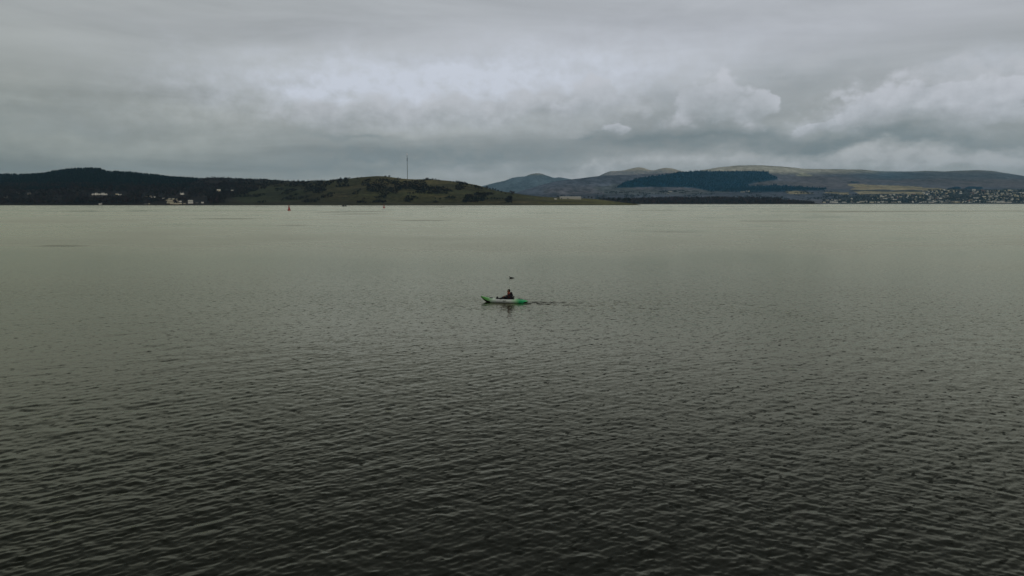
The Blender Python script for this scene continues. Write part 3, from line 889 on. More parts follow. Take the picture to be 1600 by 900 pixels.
# single trees that stand apart: tapered trunk, limbs, crown of twig clumps
BARK = plain('bark', (0.045, 0.036, 0.030), .9, .1, .3, 2)
TWIG = plain('twigs', (0.028, 0.024, 0.020), .95, .05, .4, 0.6)
TWIG_RED = plain('russet_twigs', (0.070, 0.042, 0.028), .95, .05, .4, 0.6)
TWIG_GREEN = plain('evergreen_leaves', (0.016, 0.022, 0.017), .9, .1, .4, 0.6)
def single_tree_meshes(seed, wide):
    r = np.random.default_rng(seed)
    bm = bmesh.new()
    add_tube(bm, [(0, 0, -.06), (.01, 0, .15), (.02 * r.normal(), .02 * r.normal(), .38), (.03 * r.normal(), .03 * r.normal(), .7)], [.045, .034, .024, .008], 6)
    for k in range(5):
        a = 2 * math.pi * (k + r.random() * .5) / 5
        z0 = .25 + .08 * k
        e = (wide * .30 * math.cos(a), wide * .30 * math.sin(a), z0 + .28)
        add_tube(bm, [(0, 0, z0), (e[0] * .55, e[1] * .55, z0 + .12), e], [.018, .012, .004], 5)
    trunk = bm_mesh('trunk', bm)
    T = []
    lobes = [(np.array([wide * .22 * math.cos(a), wide * .22 * math.sin(a), .45 + .3 * r.random()]), .20 + .08 * r.random()) for a in r.random(5) * 6.283] + [(np.array([0, 0, .74]), .22)]
    for cpt, rad in lobes:
        for k in range(34):
            d = r.normal(size=3); d /= np.linalg.norm(d)
            p = cpt + d * np.array([wide, wide, .85]) * rad * r.random() ** .4
            T.append(p + r.normal(size=(3, 3)) * .05)
    V = np.array(T).reshape(-1, 3); V[:, 2] = np.clip(V[:, 2], .12, 1.02)
    crown = from_np('crown', V, np.arange(len(V)).reshape(-1, 3), False)
    return trunk, crown
TREE_MESH = [single_tree_meshes(50 + k, w) for k, w in enumerate((1.0, 1.25, .85, 1.1))]
CROWNS = {}
def single_tree(name, p, h, kind, mat, label, group, cat='tree'):
    t = empty(name, (p.x, p.y, p.z - .15), random.random() * 6.28)
    t.scale = (h, h, h)
    tr, cr = TREE_MESH[kind]
    key = (kind, mat.name)
    if key not in CROWNS:
        m = cr.copy(); m.materials.append(mat); CROWNS[key] = m
    link_mesh('trunk', tr, [BARK], t)
    link_mesh('crown', CROWNS[key], [mat], t)
    tag(t, label, cat, group)
    return t
i = 0
for x, y, hp in [(534, 279.5, 4), (541, 279, 3.4), (548, 279.3, 3), (560, 278.4, 2.4), (566, 278, 2.6), (603, 277.8, 4.2), (609, 278.2, 5), (626, 280, 2.6), (687, 283.2, 3.2), (704, 285.4, 2.8), (709, 286, 3.6), (714, 286.6, 2.6)]:
    p = A.at_pixel(x, y); p.z -= .4
    single_tree('hilltop_tree', p, hp * p.y / FPX, i % 4, TWIG, 'small dark tree standing on the skyline of the green hill', 'trees on the skyline of the green hill'); i += 1
for x, y, hp in [(731, 289.5, 4), (737, 291, 3.4), (743, 295.5, 8), (748, 296, 7), (752, 296.5, 6), (761, 296, 6.5), (766, 297, 5), (770, 297, 5), (774, 297.5, 4.5), (778, 300, 5), (783, 301.6, 4.6)]:
    p = A.at_pixel(x, y + 0.6); p.z -= .4
    single_tree('slope_tree', p, hp * p.y / FPX, i % 4, TWIG, 'leafless tree in the row running down the end of the green hill', 'trees down the end of the green hill'); i += 1
for x, y, hp in [(798.5, 303.5, 7.5), (802.5, 303.8, 7)]:
    p = A.at_pixel(x, y + 0.8); p.z -= .4
    single_tree('russet_tree', p, hp * p.y / FPX, i % 4, TWIG_RED, 'russet brown tree of the pair at the foot of the green hill', 'russet trees at the foot of the hill'); i += 1
for x, y, hp in [(697, 312.5, 6), (702, 312.5, 8), (707, 312, 7.5), (711, 312, 6.5), (728, 312, 5), (732, 312.4, 6), (738, 313, 5), (743, 313, 6), (748, 313, 6), (752, 312.6, 5), (757, 312.4, 4.5), (761, 312.4, 5), (768, 312.3, 5), (773, 312.4, 5),
                 (777, 312.2, 4), (781, 312, 4), (785, 311.6, 3.4), (680, 312, 4), (688, 312.4, 4.5), (653, 311, 4)]:
    p = A.at_pixel(x, y); p.z -= .4
    single_tree('hedge_tree', p, hp * p.y / FPX, i % 4, TWIG_GREEN, 'dark bushy tree in the broken hedge above the grassy shore', 'hedge trees above the shore'); i += 1
for x, y, hp in [(872, 308.6, 2.6), (877, 308.6, 3), (882, 308.6, 3), (887, 308.6, 2.6), (892, 308.6, 3.2), (897, 308.6, 2.8), (902, 308.6, 3), (908, 308.8, 2.8), (913, 309, 2.4), (919, 310, 3), (924, 310.6, 2.6), (937, 311.4, 3), (944, 312, 4), (951, 313, 5),
                 (958, 314, 6), (966, 315.3, 7), (975, 317, 8), (983, 318, 9)]:
    p = A.at_pixel(x, y); p.z -= .4
    single_tree('shelter_tree', p, (hp + 1) * p.y / FPX, i % 4, TWIG_GREEN, 'dark tree in the shelter belt by the long pale building', 'shelter belt by the long building'); i += 1

# ------------------------------------------------------------------ houses
WALLS = {'white': plain('white_render', (0.74, 0.71, 0.63), .8, .2, .06, .3), 'cream': plain('cream_render', (0.60, 0.53, 0.36), .8, .2, .08, .3),
         'stone': plain('grey_stone', (0.24, 0.22, 0.19), .9, .1, .15, .8), 'pink': plain('pink_sandstone', (0.34, 0.20, 0.15), .9, .1, .12, .8)}
SLATE = plain('slate', (0.075, 0.080, 0.088), .6, .3, .2, .8)
PALE_ROOF = plain('pale_sheet_roof', (0.48, 0.48, 0.44), .5, .3, .08, .3)
GLASS_DARK = plain('window_glass', (0.02, 0.025, 0.03), .1, .5, .1, 2)
def gable(bm, cx, cy, L, Wd, h, rise, over=.3, along_x=True):
    """walls and an overhanging pitched roof"""
    def P_(a, b_, z): return (cx + a, cy + b_, z) if along_x else (cx + b_, cy + a, z)
    a, w = L / 2, Wd / 2
    v = [bm.verts.new(P_(*q)) for q in ((-a, -w, -1.5), (a, -w, -1.5), (a, w, -1.5), (-a, w, -1.5), (-a, -w, h), (a, -w, h), (a, w, h), (-a, w, h), (-a, 0, h + rise), (a, 0, h + rise))]
    for q in ((0, 1, 5, 4), (2, 3, 7, 6), (1, 2, 6, 9, 5), (3, 0, 4, 8, 7)):
        bm.faces.new([v[k] for k in q]).material_index = 0
    ao, wo = a + over, w + over
    dz = rise * over / w
    for s in (-1, 1):
        r_ = [bm.verts.new(P_(*q)) for q in ((-ao, s * wo, h - dz), (ao, s * wo, h - dz), (ao, 0, h + rise + .04), (-ao, 0, h + rise + .04), (-ao, s * wo, h - dz + .25), (ao, s * wo, h - dz + .25), (ao, 0, h + rise + .3), (-ao, 0, h + rise + .3))]
        for q in ((0, 1, 2, 3), (4, 5, 6, 7), (0, 1, 5, 4), (0, 3, 7, 4), (1, 2, 6, 5)):
            bm.faces.new([r_[k] for k in q]).material_index = 1
def house_bm(kind):
    bm = bmesh.new()
    if kind == 'cottage':
        gable(bm, 0, 0, 10, 7, 4.0, 2.6); add_box(bm, (4.3, 0, 6.6), (.8, 1.2, 1.6), mat=0)
    elif kind == 'villa':
        gable(bm, 0, 0, 14, 9, 6.4, 3.4); gable(bm, 3.6, -3.6, 6.5, 5.5, 6.0, 2.6, along_x=False)
        add_box(bm, (-6.2, 0, 9.9), (.9, 1.6, 1.8), mat=0); add_box(bm, (6.2, 0, 9.9), (.9, 1.6, 1.8), mat=0)
    elif kind == 'terrace':
        gable(bm, 0, 0, 30, 8.5, 5.8, 3.0)
        for k in range(4): add_box(bm, (-11.3 + 7.5 * k, 0, 9.0), (1.4, .9, 1.4), mat=0)
    elif kind == 'block':
        gable(bm, 0, 0, 20, 11, 9.0, 3.0); add_box(bm, (-6, 1, 12.2), (2.2, 1.0, 2.0), mat=0); gable(bm, 0, -5.2, 6, 3, 8.6, 1.4, along_x=False)
    elif kind == 'bungalow':
        gable(bm, 0, 0, 13, 8, 2.9, 2.2); gable(bm, -3.5, -3.2, 6, 4.5, 2.8, 1.7, along_x=False); add_box(bm, (5, .4, 5.0), (.7, .7, 1.2), mat=0)
    elif kind == 'caravan':
        gable(bm, 0, 0, 10.5, 3.6, 3.1, .5, .12)
    # windows on the two long fronts, set in dark
    if kind != 'caravan':
        half = {'cottage': (5, 3.5, 4), 'villa': (7, 4.5, 6.4), 'terrace': (15, 4.25, 5.8), 'block': (10, 5.5, 9), 'bungalow': (6.5, 4, 2.9)}[kind]
        n = max(3, int(half[0] * 2 / 3.6))
        for fl in range(max(1, int(half[2] / 2.8))):
            for k in range(n):
                x = -half[0] + (k + .5) * 2 * half[0] / n
                for s in (-1, 1):
                    add_box(bm, (x, s * half[1], 1.7 + 2.9 * fl), (1.2, .10, 1.4), mat=2)
    else:
        for k in range(4):
            for s in (-1, 1):
                add_box(bm, (-3.9 + 2.6 * k, s * 1.8, 1.9), (1.3, .10, .9), mat=2)
    return bm
HOUSE = {}
def house(name, p, kind, wall, rz, scale, label, cat, group, roof=SLATE):
    key = (kind, wall, roof.name)
    if key not in HOUSE:
        me = bm_mesh('house_' + kind, house_bm(kind))
        for m in (WALLS[wall], roof, GLASS_DARK): me.materials.append(m)
        HOUSE[key] = me
    o = bpy.data.objects.new(name, HOUSE[key])
    o.location = (p.x, p.y, p.z)
    o.rotation_euler = (0, 0, rz)
    o.scale = (scale,) * 3
    COL.objects.link(o)
    tag(o, label, cat, group)
    return o
rr = random.Random(11)
LBL = {'white': ('white_house', 'white rendered house among the trees of the far shore town', 'white houses of the far town'),
       'cream': ('cream_house', 'cream walled house among the trees of the far shore town', 'cream houses of the far town'),
       'stone': ('stone_house', 'grey stone house among the trees of the far shore town', 'stone houses of the far town'),
       'pink': ('sandstone_house', 'pinkish sandstone house among the trees of the far shore town', 'sandstone houses of the far town')}
def town_house(x, y, wall=None, kind=None, big=1.0):
    p = C_.at_pixel(x, y)
    if p.z < 1.5: p.z = 1.5
    wall = wall or rr.choices(['white', 'cream', 'stone', 'pink'], [5, 4, 3, .7])[0]
    kind = kind or rr.choices(['cottage', 'villa', 'terrace', 'block', 'bungalow'], [2, 4, 1.5, 2, 2])[0]
    nm, lb, gr = LBL[wall]
    house(nm, p, kind, wall, rr.choice([0, 0, 0, .3, -.3, 1.5]) + rr.uniform(-.15, .15), big * rr.uniform(.82, 1.2), lb, 'house', gr, rr.choice([SLATE, SLATE, PALE_ROOF]) if wall != 'stone' else SLATE)
used = []
def free(x, y, d):
    for a, b_ in used:
        if abs(a - x) < d and abs(b_ - y) < d * .35: return False
    used.append((x, y)); return True
x = 1283.0
while x < 1604:                                        # the sea front
    if rr.random() < (.62 if x < 1440 else .8):
        town_house(x, rr.choice([316.6, 316.2, 316.9]), rr.choices(['white', 'cream', 'stone'], [6, 3, 2])[0], rr.choices(['terrace', 'villa', 'block', 'bungalow'], [3, 2, 2, 2])[0])
    x += rr.uniform(3.6, 7.0)
def fill(n, x0, x1, y0, y1, d, walls=None):
    k = t = 0
    while k < n and t < 2000:
        t += 1
        x = rr.uniform(x0, x1); y = rr.uniform(y0, y1)
        if free(x, y, d):
            town_house(x, y, walls and rr.choice(walls)); k += 1
fill(16, 1358, 1402, 305.5, 313, 4)
fill(34, 1380, 1480, 304, 311, 4)
fill(60, 1430, 1604, 308, 315.5, 3.6)
fill(30, 1440, 1500, 297.5, 304, 4, ['white', 'cream', 'cream'])
fill(34, 1515, 1560, 297, 306, 3.6, ['white', 'cream', 'cream', 'stone', 'pink'])
fill(44, 1540, 1604, 298, 312, 3.6)
fill(8, 1290, 1330, 311, 315, 5)
for x, y in ((1045, 299.6), (1048, 299.8), (1044, 303)):
    p = C_.at_pixel(x, y)
    house('farmhouse', p, 'cottage', 'white', rr.uniform(-.4, .4), 1.5, 'white farm building on the slope below the spruce plantation', 'house', 'farm buildings below the plantation')
for x, y in ((1158, 300.6), (1162, 300.4), (1166, 300.2), (1169, 300.6)):
    p = C_.at_pixel(x, y)
    house('farmhouse', p, 'cottage', 'white', rr.uniform(-.3, .3), 1.5, 'white cottage in the short row above the dark brown wood', 'house', 'cottages above the brown wood')

# houses on the peninsula
for k in range(5):
    p = A.at_pixel(146.5 + 5.2 * k, 304.6)
    house('white_terrace_house', p, ['cottage', 'villa'][k % 2], 'white', 1.35 + .2 * math.sin(k * 2), .68, 'white house in the row of five halfway up the bare wooded slope', 'house', 'row of five white houses in the wood', PALE_ROOF)
for x, y, kd, w in [(184, 304, 'cottage', 'cream'), (188.5, 304.6, 'bungalow', 'white')]:
    house('wood_cottage', A.at_pixel(x, y), kd, w, .2, .75, 'small pale house beside the row of five in the wood', 'house', 'small houses beside the row of five')
house('shore_cottage', A.at_pixel(157, 319.6), 'cottage', 'white', .1, .75, 'single white cottage at the water edge under the bare wood', 'house', None)
for x, y in ((47, 304), (10, 309.5), (30, 303)):
    house('dull_house', A.at_pixel(x, y), 'villa', 'stone', rr.uniform(-.4, .4), .7, 'dull grey house half hidden in the bare wood', 'house', 'grey houses in the wood')
house('hill_villa', A.at_pixel(285.5, 304.3), 'villa', 'white', .1, .8, 'tall white villa alone in dark trees above the caravan village', 'house', None)
house('pale_roofed_house', A.at_pixel(343, 299.5), 'villa', 'cream', .3, .85, 'cream house with pale roof at the edge of the green field', 'house', None, PALE_ROOF)
house('field_cottage', A.at_pixel(364, 299), 'cottage', 'stone', .2, .8, 'grey cottage with pale roof at the top of the green field', 'house', None, PALE_ROOF)
for x, y, kd, w in [(240, 308.7, 'terrace', 'white'), (230.5, 307.4, 'bungalow', 'cream'), (236, 307.0, 'cottage', 'cream'), (248, 312.8, 'cottage', 'stone'), (252, 311.5, 'cottage', 'white'), (256, 310, 'bungalow', 'white'), (264, 311, 'bungalow', 'cream'),
                    (282, 315.7, 'villa', 'white'), (298, 314.8, 'terrace', 'white'), (298, 317.8, 'terrace', 'white'), (308, 317.4, 'bungalow', 'stone'), (316.5, 317.4, 'villa', 'white'), (289, 318.6, 'bungalow', 'cream'),
                    (228, 319.2, 'bungalow', 'stone'), (233, 319.0, 'cottage', 'cream')]:
    house({'white': 'white_village_house', 'cream': 'cream_village_house', 'stone': 'grey_village_house'}[w], A.at_pixel(x, y), kd, w, rr.uniform(-.12, .12), .46,
          {'white': 'white house in the small village around the caravan rows', 'cream': 'cream house in the small village around the caravan rows', 'stone': 'grey house in the small village around the caravan rows'}[w],
          'house', w + ' houses of the small village', PALE_ROOF if kd == 'terrace' else SLATE)
for row, (y, x0, x1) in enumerate([(311.6, 266, 278), (313.4, 262, 278), (315.3, 264, 281), (317.2, 263, 280), (319, 268, 284)]):
    x = x0
    while x < x1:
        house('static_caravan', A.at_pixel(x, y + rr.uniform(-.3, .3)), 'caravan', 'cream', rr.uniform(-.3, .3), .75, 'cream static caravan in the terraced rows above the shore', 'caravan', 'static caravans in terraced rows', PALE_ROOF)
        x += rr.uniform(4.2, 6.0)

# long pale building on the green spit
lb = A.at_pixel(891, 311.0)
lb_root = empty('long_building', lb, 0.0)
k = lb.y / FPX
Lb, Hb = 33 * k, 2.6 * k
bm = bmesh.new(); add_box(bm, (0, 0, Hb / 2 - 1.5), (Lb, 16, Hb + 3))
link_mesh('wall', bm_mesh('wall', bm), [plain('pale_cladding', (0.36, 0.35, 0.30), .7, .2, .08, .2)], lb_root)
bm = bmesh.new()
gv = [bm.verts.new(q) for q in ((-Lb / 2 - .5, -8.6, Hb - .1), (Lb / 2 + .5, -8.6, Hb - .1), (Lb / 2 + .5, 8.6, Hb - .1), (-Lb / 2 - .5, 8.6, Hb - .1), (-Lb / 2 - .5, 0, Hb + 2.6), (Lb / 2 + .5, 0, Hb + 2.6))]
for q in ((0, 1, 5, 4), (2, 3, 4, 5), (1, 2, 5), (3, 0, 4), (3, 2, 1, 0)): bm.faces.new([gv[j] for j in q])
link_mesh('roof', bm_mesh('roof', bm), [PALE_ROOF], lb_root)
dbm = bmesh.new(); add_box(dbm, (0, 0, 1.9), (3.6, .2, 3.8)); dme = bm_mesh('door', dbm)
for j in range(2):
    o = link_mesh('door', dme, [SLATE], lb_root); o.location = (-Lb / 2 + (.08 + .3 * j) * Lb, -8.05, 0)
tag(lb_root, 'long low pale building with shallow roof on the green spit', 'building')
house('spit_cottage', A.at_pixel(868, 311.2), 'bungalow', 'white', .1, .7, 'small white house at the end of the long pale building', 'house', None)
house('spit_shed', A.at_pixel(875.5, 311.0), 'cottage', 'stone', .05, .75, 'small grey shed adjoining the long pale building', 'shed', None)

# ------------------------------------------------------------------ mast on the hill
mp = A.at_pixel(637.5, 281.6)
mk = mp.y / FPX
GALV = plain('galvanised_steel', (0.17, 0.19, 0.20), .5, .4, .1, .5, .4)
DARKST = plain('dark_aerial', (0.045, 0.06, 0.075), .5, .4, .1, .5)
WHITEFG = plain('white_fibreglass', (0.80, 0.82, 0.84), .5, .4, .04, .5)
mast = empty('radio_mast', (mp.x, mp.y, mp.z - 1.0))
Hm = (281.6 - 240.5) * mk + 1
def lathe_part(name, prof, mat, parent, seg=12, c=(0, 0, 0)):
    bm = bmesh.new(); add_lathe(bm, prof, seg, c)
    return link_mesh(name, bm_mesh(name, bm, False), [mat], parent)
lathe_part('footing', [(2.6, 0), (2.6, 1.6), (1.6, 2.0)], GALV, mast)
lathe_part('shaft', [(1.05, 1.6), (.95, Hm * .3), (.85, Hm * .72)], GALV, mast)
for q in (.2, .4, .6): lathe_part('flange', [(1.2, Hm * q), (1.2, Hm * q + .5)], GALV, mast)
lathe_part('aerial_drum', [(.85, Hm * .72), (1.3, Hm * .745), (1.3, Hm * .80), (.8, Hm * .83)], DARKST, mast)
lathe_part('upper_shaft', [(.7, Hm * .83), (.55, Hm * .92)], DARKST, mast)
lathe_part('tip_shroud', [(.75, Hm * .92), (1.05, Hm * .93), (1.05, Hm * .99), (.3, Hm)], WHITEFG, mast)
tag(mast, 'tall slender radio mast with white tip on the green hill', 'mast')

# ------------------------------------------------------------------ buoys, boat and marker far out
RED = plain('buoy_red', (0.30, 0.022, 0.016), .5, .4, .2, 1.5)
STEEL = plain('buoy_grey', (0.30, 0.29, 0.27), .5, .4, .2, 1.5)
LAMP = plain('lantern_glass', (0.35, 0.10, 0.08), .2, .5, .1, 2)
def make_buoy(p, h):
    s = h / 6.2
    root = empty('channel_buoy', (p.x, p.y, 0), 0.4)
    root.scale = (s,) * 3
    lathe_part('float', [(1.0, -.9), (1.75, -.55), (1.95, -.1), (1.95, .75), (1.75, 1.0), (.9, 1.25)], RED, root, 20)
    fb = bmesh.new(); add_box(fb, (1.94, 0, .3), (.35, .5, 1.0)); add_box(fb, (-1.94, 0, .3), (.35, .5, 1.0))
    link_mesh('fender', bm_mesh('fender', fb), [STEEL], root)
    lathe_part('tower', [(1.15, 1.2), (.85, 2.6), (.75, 4.3), (.72, 4.6)], RED, root, 14)
    lathe_part('gallery', [(.95, 4.6), (.95, 4.75)], STEEL, root, 14)
    for kx in range(4):
        rb = bmesh.new(); a = math.pi / 2 * kx
        add_tube(rb, [(.72 * math.cos(a), .72 * math.sin(a), 4.72), (.72 * math.cos(a), .72 * math.sin(a), 5.4)], .035, 5)
        link_mesh('rail_post', bm_mesh('rail_post', rb), [STEEL], root)
    lathe_part('lantern', [(.18, 4.75), (.2, 5.15), (.12, 5.3)], LAMP, root, 10)
    lathe_part('topmark', [(.55, 5.25), (.55, 6.2)], RED, root, 12)
    tag(root, 'red pillar buoy floating in the channel off the green hill', 'buoy', 'red channel buoys')
for x, yb, yt in ((451.8, 328.9, 320.6), (600.0, 325.2, 319.6)):
    p = on_water(x, yb)
    make_buoy(p, (yb - yt) * p.y / FPX)

def hull_bm(L, Wd, Hh, bow_rise=.6, n=18):
    bm = bmesh.new()
    rings = []
    for k in range(n + 1):
        t = k / n
        w = Wd / 2 * min(1, (1.05 - (1 - min(t / .45, 1)) ** 2.2)) * (1 - .12 * max(0, (t - .7) / .3))
        w = max(w, .03)
        sh = Hh + bow_rise * (1 - t) ** 3
        x = -L / 2 + L * t
        keel = -.35 * min(1, t / .15)
        rings.append([bm.verts.new(q) for q in ((x, -w, sh), (x + .05, -w * .95, sh * .45), (x + .1 * (1 - t), -w * .7, keel * .4), (x + .25 * (1 - t), 0, keel), (x + .1 * (1 - t), w * .7, keel * .4), (x + .05, w * .95, sh * .45), (x, w, sh), (x, w * .86, sh), (x, w * .8, sh - .25), (x, -w * .8, sh - .25), (x, -w * .86, sh))])
    for a, b_ in zip(rings, rings[1:]):
        for j in range(len(a)):
            bm.faces.new((a[j], a[(j + 1) % len(a)], b_[(j + 1) % len(a)], b_[j]))
    bm.faces.new(rings[0][::-1]); bm.faces.new(rings[-1])
    bmesh.ops.recalc_face_normals(bm, faces=bm.faces)
    return bm
DARKHULL = plain('dark_hull_paint', (0.020, 0.022, 0.022), .5, .4, .2, 1)
bp_ = on_water(538.2, 322.6)
boat = empty('work_boat', (bp_.x, bp_.y, 0), 0.12); boat.scale = (1.15, 1.15, 1.35)
link_mesh('hull', bm_mesh('hull', hull_bm(7.6, 2.6, .95)), [DARKHULL], boat)
bm = bmesh.new(); add_box(bm, (-1.1, 0, 1.55), (1.9, 1.7, 1.7), taper=.85); cab = link_mesh('wheelhouse', bm_mesh('wheelhouse', bm), [DARKHULL], boat)
bm = bmesh.new(); add_box(bm, (-1.1, -.79, 1.9), (1.3, .06, .5)); add_box(bm, (-1.1, .79, 1.9), (1.3, .06, .5)); link_mesh('window', bm_mesh('window', bm), [GLASS_DARK], cab)
bm = bmesh.new(); add_box(bm, (1.9, 0, 1.15), (1.6, 1.4, 1.0), taper=.9); link_mesh('engine_box', bm_mesh('engine_box', bm), [DARKHULL], boat)
bm = bmesh.new(); add_tube(bm, [(-.4, 0, 2.3), (-.4, 0, 3.3)], .05, 6); link_mesh('mast', bm_mesh('mast', bm), [GALV], boat)
tag(boat, 'small dark work boat lying between the two red buoys', 'boat')
sp_ = on_water(519.6, 322.0)
spar = empty('spar_marker', (sp_.x, sp_.y, 0))
lathe_part('float', [(.3, -.5), (.55, -.2), (.55, .4), (.25, .7)], DARKHULL, spar, 12)
lathe_part('pole', [(.16, .6), (.14, 2.4)], GALV, spar, 8)
lathe_part('topmark', [(.28, 2.3), (.28, 3.0)], GALV, spar, 8)
tag(spar, 'thin grey marker spar off the shore beside the dark work boat', 'marker')

# ------------------------------------------------------------------ kayak
KL = 3.25
def kayak_material():
    m, N, b = new_mat('kayak_plastic')
    co = N.n('ShaderNodeTexCoord').outputs['Object']
    x, y, z = N.sep(co)
    nz = N.noise(co, 5, 4, 0.6)[0]
    t = N.m('ADD', N.m('DIVIDE', x, KL), 0.5)
    t = N.m('ADD', t, N.m('MULTIPLY', N.m('SUBTRACT', nz, .5), .10))
    # roto-moulded colours running into each other: green bow, white waist, green stern
    c = N.ramp(t, [(0.0, (0.10, 0.34, 0.08)), (0.15, (0.15, 0.45, 0.12)), (0.27, (0.55, 0.66, 0.55)), (0.36, (0.62, 0.65, 0.63)), (0.66, (0.60, 0.66, 0.60)), (0.76, (0.30, 0.58, 0.32)), (0.83, (0.012, 0.33, 0.12)), (0.94, (0.03, 0.42, 0.16)), (1.0, (0.25, 0.45, 0.25))])
    N.put(b.inputs['Base Color'], c)
    b.inputs['Roughness'].default_value = 0.4
    bp = N.n('ShaderNodeBump'); bp.inputs['Strength'].default_value = .1; bp.inputs['Distance'].default_value = .01
    N.put(bp.inputs['Height'], N.noise(co, 60, 3)[0]); N.put(b.inputs['Normal'], bp.outputs[0])
    return m
KAYAK = kayak_material()
BLACK = plain('black_plastic', (0.012, 0.012, 0.013), .5, .4, .2, 10)
def kayak_sections():
    secs = []
    n = 48
    for k in range(n + 1):
        t = k / n
        s = math.sin(math.pi * min(max(t, 0.004), .996))
        w = 0.375 * s ** (0.80 if t > .5 else 0.78)
        sheer = 0.205 + 0.15 * max(0, (0.32 - t) / .32) ** 1.7 - 0.10 * max(0, (t - .78) / .22) ** 1.5
        keel = -0.085 + 0.40 * max(0, (0.20 - t) / .20) ** 1.9 + 0.16 * max(0, (t - .86) / .14) ** 1.8
        keel = min(keel, sheer - .02)
        well = max(0.0, min(1.0, (t - .27) / .04)) * max(0.0, min(1.0, (.80 - t) / .04))
        secs.append((t, -KL / 2 + KL * t, w, sheer, keel, well))
    return secs
def kayak_mesh():
    bm = bmesh.new()
    rings = []
    for t, x, w, sh, ke, well in kayak_sections():
        pts = []
        m = 9
        for j in range(m + 1):                # bottom: gunwale to gunwale under the keel
            a = math.pi * j / m
            yy = -w * math.cos(a)
            zz = sh - (sh - ke) * (abs(math.sin(a)) ** .72)
            pts.append((x, yy, zz))
        for q in (.97, .84, .76, .5, .2, -.2, -.5, -.76, -.84, -.97):
            crown = .045 * (1 - q * q)
            zz = sh + crown + (.02 if abs(q) > .8 else 0)
            if abs(q) < .8: zz -= well * .17
            zz = max(zz, ke + .02)
            pts.append((x, w * q, zz))
        rings.append([bm.verts.new(p) for p in pts])
    n = len(rings[0])
    for a, b_ in zip(rings, rings[1:]):
        for j in range(n):
            f = bm.faces.new((a[j], a[(j + 1) % n], b_[(j + 1) % n], b_[j])); f.smooth = True
            lo = 1 if a[0].co.x < -.95 or a[0].co.x > 1.30 else 2
            if lo <= j <= 8 - lo: f.material_index = 1  # black bow bottom, plus the shade under the hull painted in black
    for r_ in (rings[0][::-1], rings[-1]): bm.faces.new(r_)
    bmesh.ops.recalc_face_normals(bm, faces=bm.faces)
    return bm_mesh('hull', bm)
kroot = empty('kayak', (KAYAK_POS.x, KAYAK_POS.y, 0.0), KAYAK_YAW)
link_mesh('hull', kayak_mesh(), [KAYAK, BLACK], kroot)
def kpart(name, fn, mat, parent=None):
    bm = bmesh.new(); fn(bm)
    return link_mesh(name, bm_mesh(name, bm), [mat], parent or kroot)
def seat_fn(bm):
    add_box(bm, (.38, 0, .105), (.42, .42, .05)); add_tube(bm, [(.60, -.22, .15), (.64, -.2, .36), (.66, 0, .44), (.64, .2, .36), (.60, .22, .15)], .03, 8)
    add_box(bm, (.635, 0, .27), (.05, .38, .24))
kpart('seat', seat_fn, BLACK)
for s in (-1, 1):
    kpart('foot_brace', lambda bm: add_box(bm, (-.60, s * .17, .15), (.06, .10, .13)), BLACK)
    kpart('side_handle', lambda bm: add_tube(bm, [(-.02, s * .375, .165), (.02, s * .40, .155), (.16, s * .40, .155), (.20, s * .375, .165)], .016, 6), BLACK)
kpart('hatch', lambda bm: add_lathe(bm, [(.12, .0), (.12, .025), (.10, .035)], 16, (-.92, 0, .272)), BLACK)
kpart('carry_handle', lambda bm: add_tube(bm, [(-1.60, 0, .345), (-1.64, 0, .37), (-1.59, 0, .385), (-1.52, 0, .35)], .014, 6), BLACK)
kpart('carry_handle', lambda bm: add_tube(bm, [(1.40, 0, .20), (1.46, 0, .225), (1.52, 0, .17)], .014, 6), BLACK)
kpart('deck_cord', lambda bm: [add_tube(bm, [(.95, -.24, .258), (1.13, .18, .262), (1.30, -.10, .245)], .007, 5), add_tube(bm, [(.95, .24, .258), (1.13, -.18, .262), (1.30, .10, .245)], .007, 5)], BLACK)
tag(kroot, 'green and white sit-on-top kayak with raised bow', 'kayak')

# paddle laid across the lap
PAD_Z = .395
def paddle_shaft(bm): add_tube(bm, [(-.03, -1.02, PAD_Z + .06), (-.03, 0, PAD_Z), (-.03, 1.02, PAD_Z - .06)], .015, 8)
proot = empty('paddle', kroot.location, KAYAK_YAW)
kpart('shaft', paddle_shaft, BLACK, proot)
for s in (-1, 1):
    def blade(bm):
        bm_v = []
        for zz in (-.012, .012):
            for (a, l) in ((.03, .95), (.08, 1.05), (.09, 1.2), (.07, 1.36), (.0, 1.42), (-.07, 1.36), (-.09, 1.2), (-.08, 1.05), (-.03, .95)):
                bm_v.append(bm.verts.new((-.03 + a, s * l, PAD_Z - s * .06 / 1.02 * l + zz + .25 * a)))
        n = 9
        bm.faces.new(bm_v[:n][::-1]); bm.faces.new(bm_v[n:])
        for j in range(n): bm.faces.new((bm_v[j], bm_v[(j + 1) % n], bm_v[n + (j + 1) % n], bm_v[n + j]))
        bmesh.ops.recalc_face_normals(bm, faces=bm.faces)
    kpart('blade', blade, BLACK, proot)
tag(proot, 'black double paddle held across the lap of the kayaker', 'paddle')

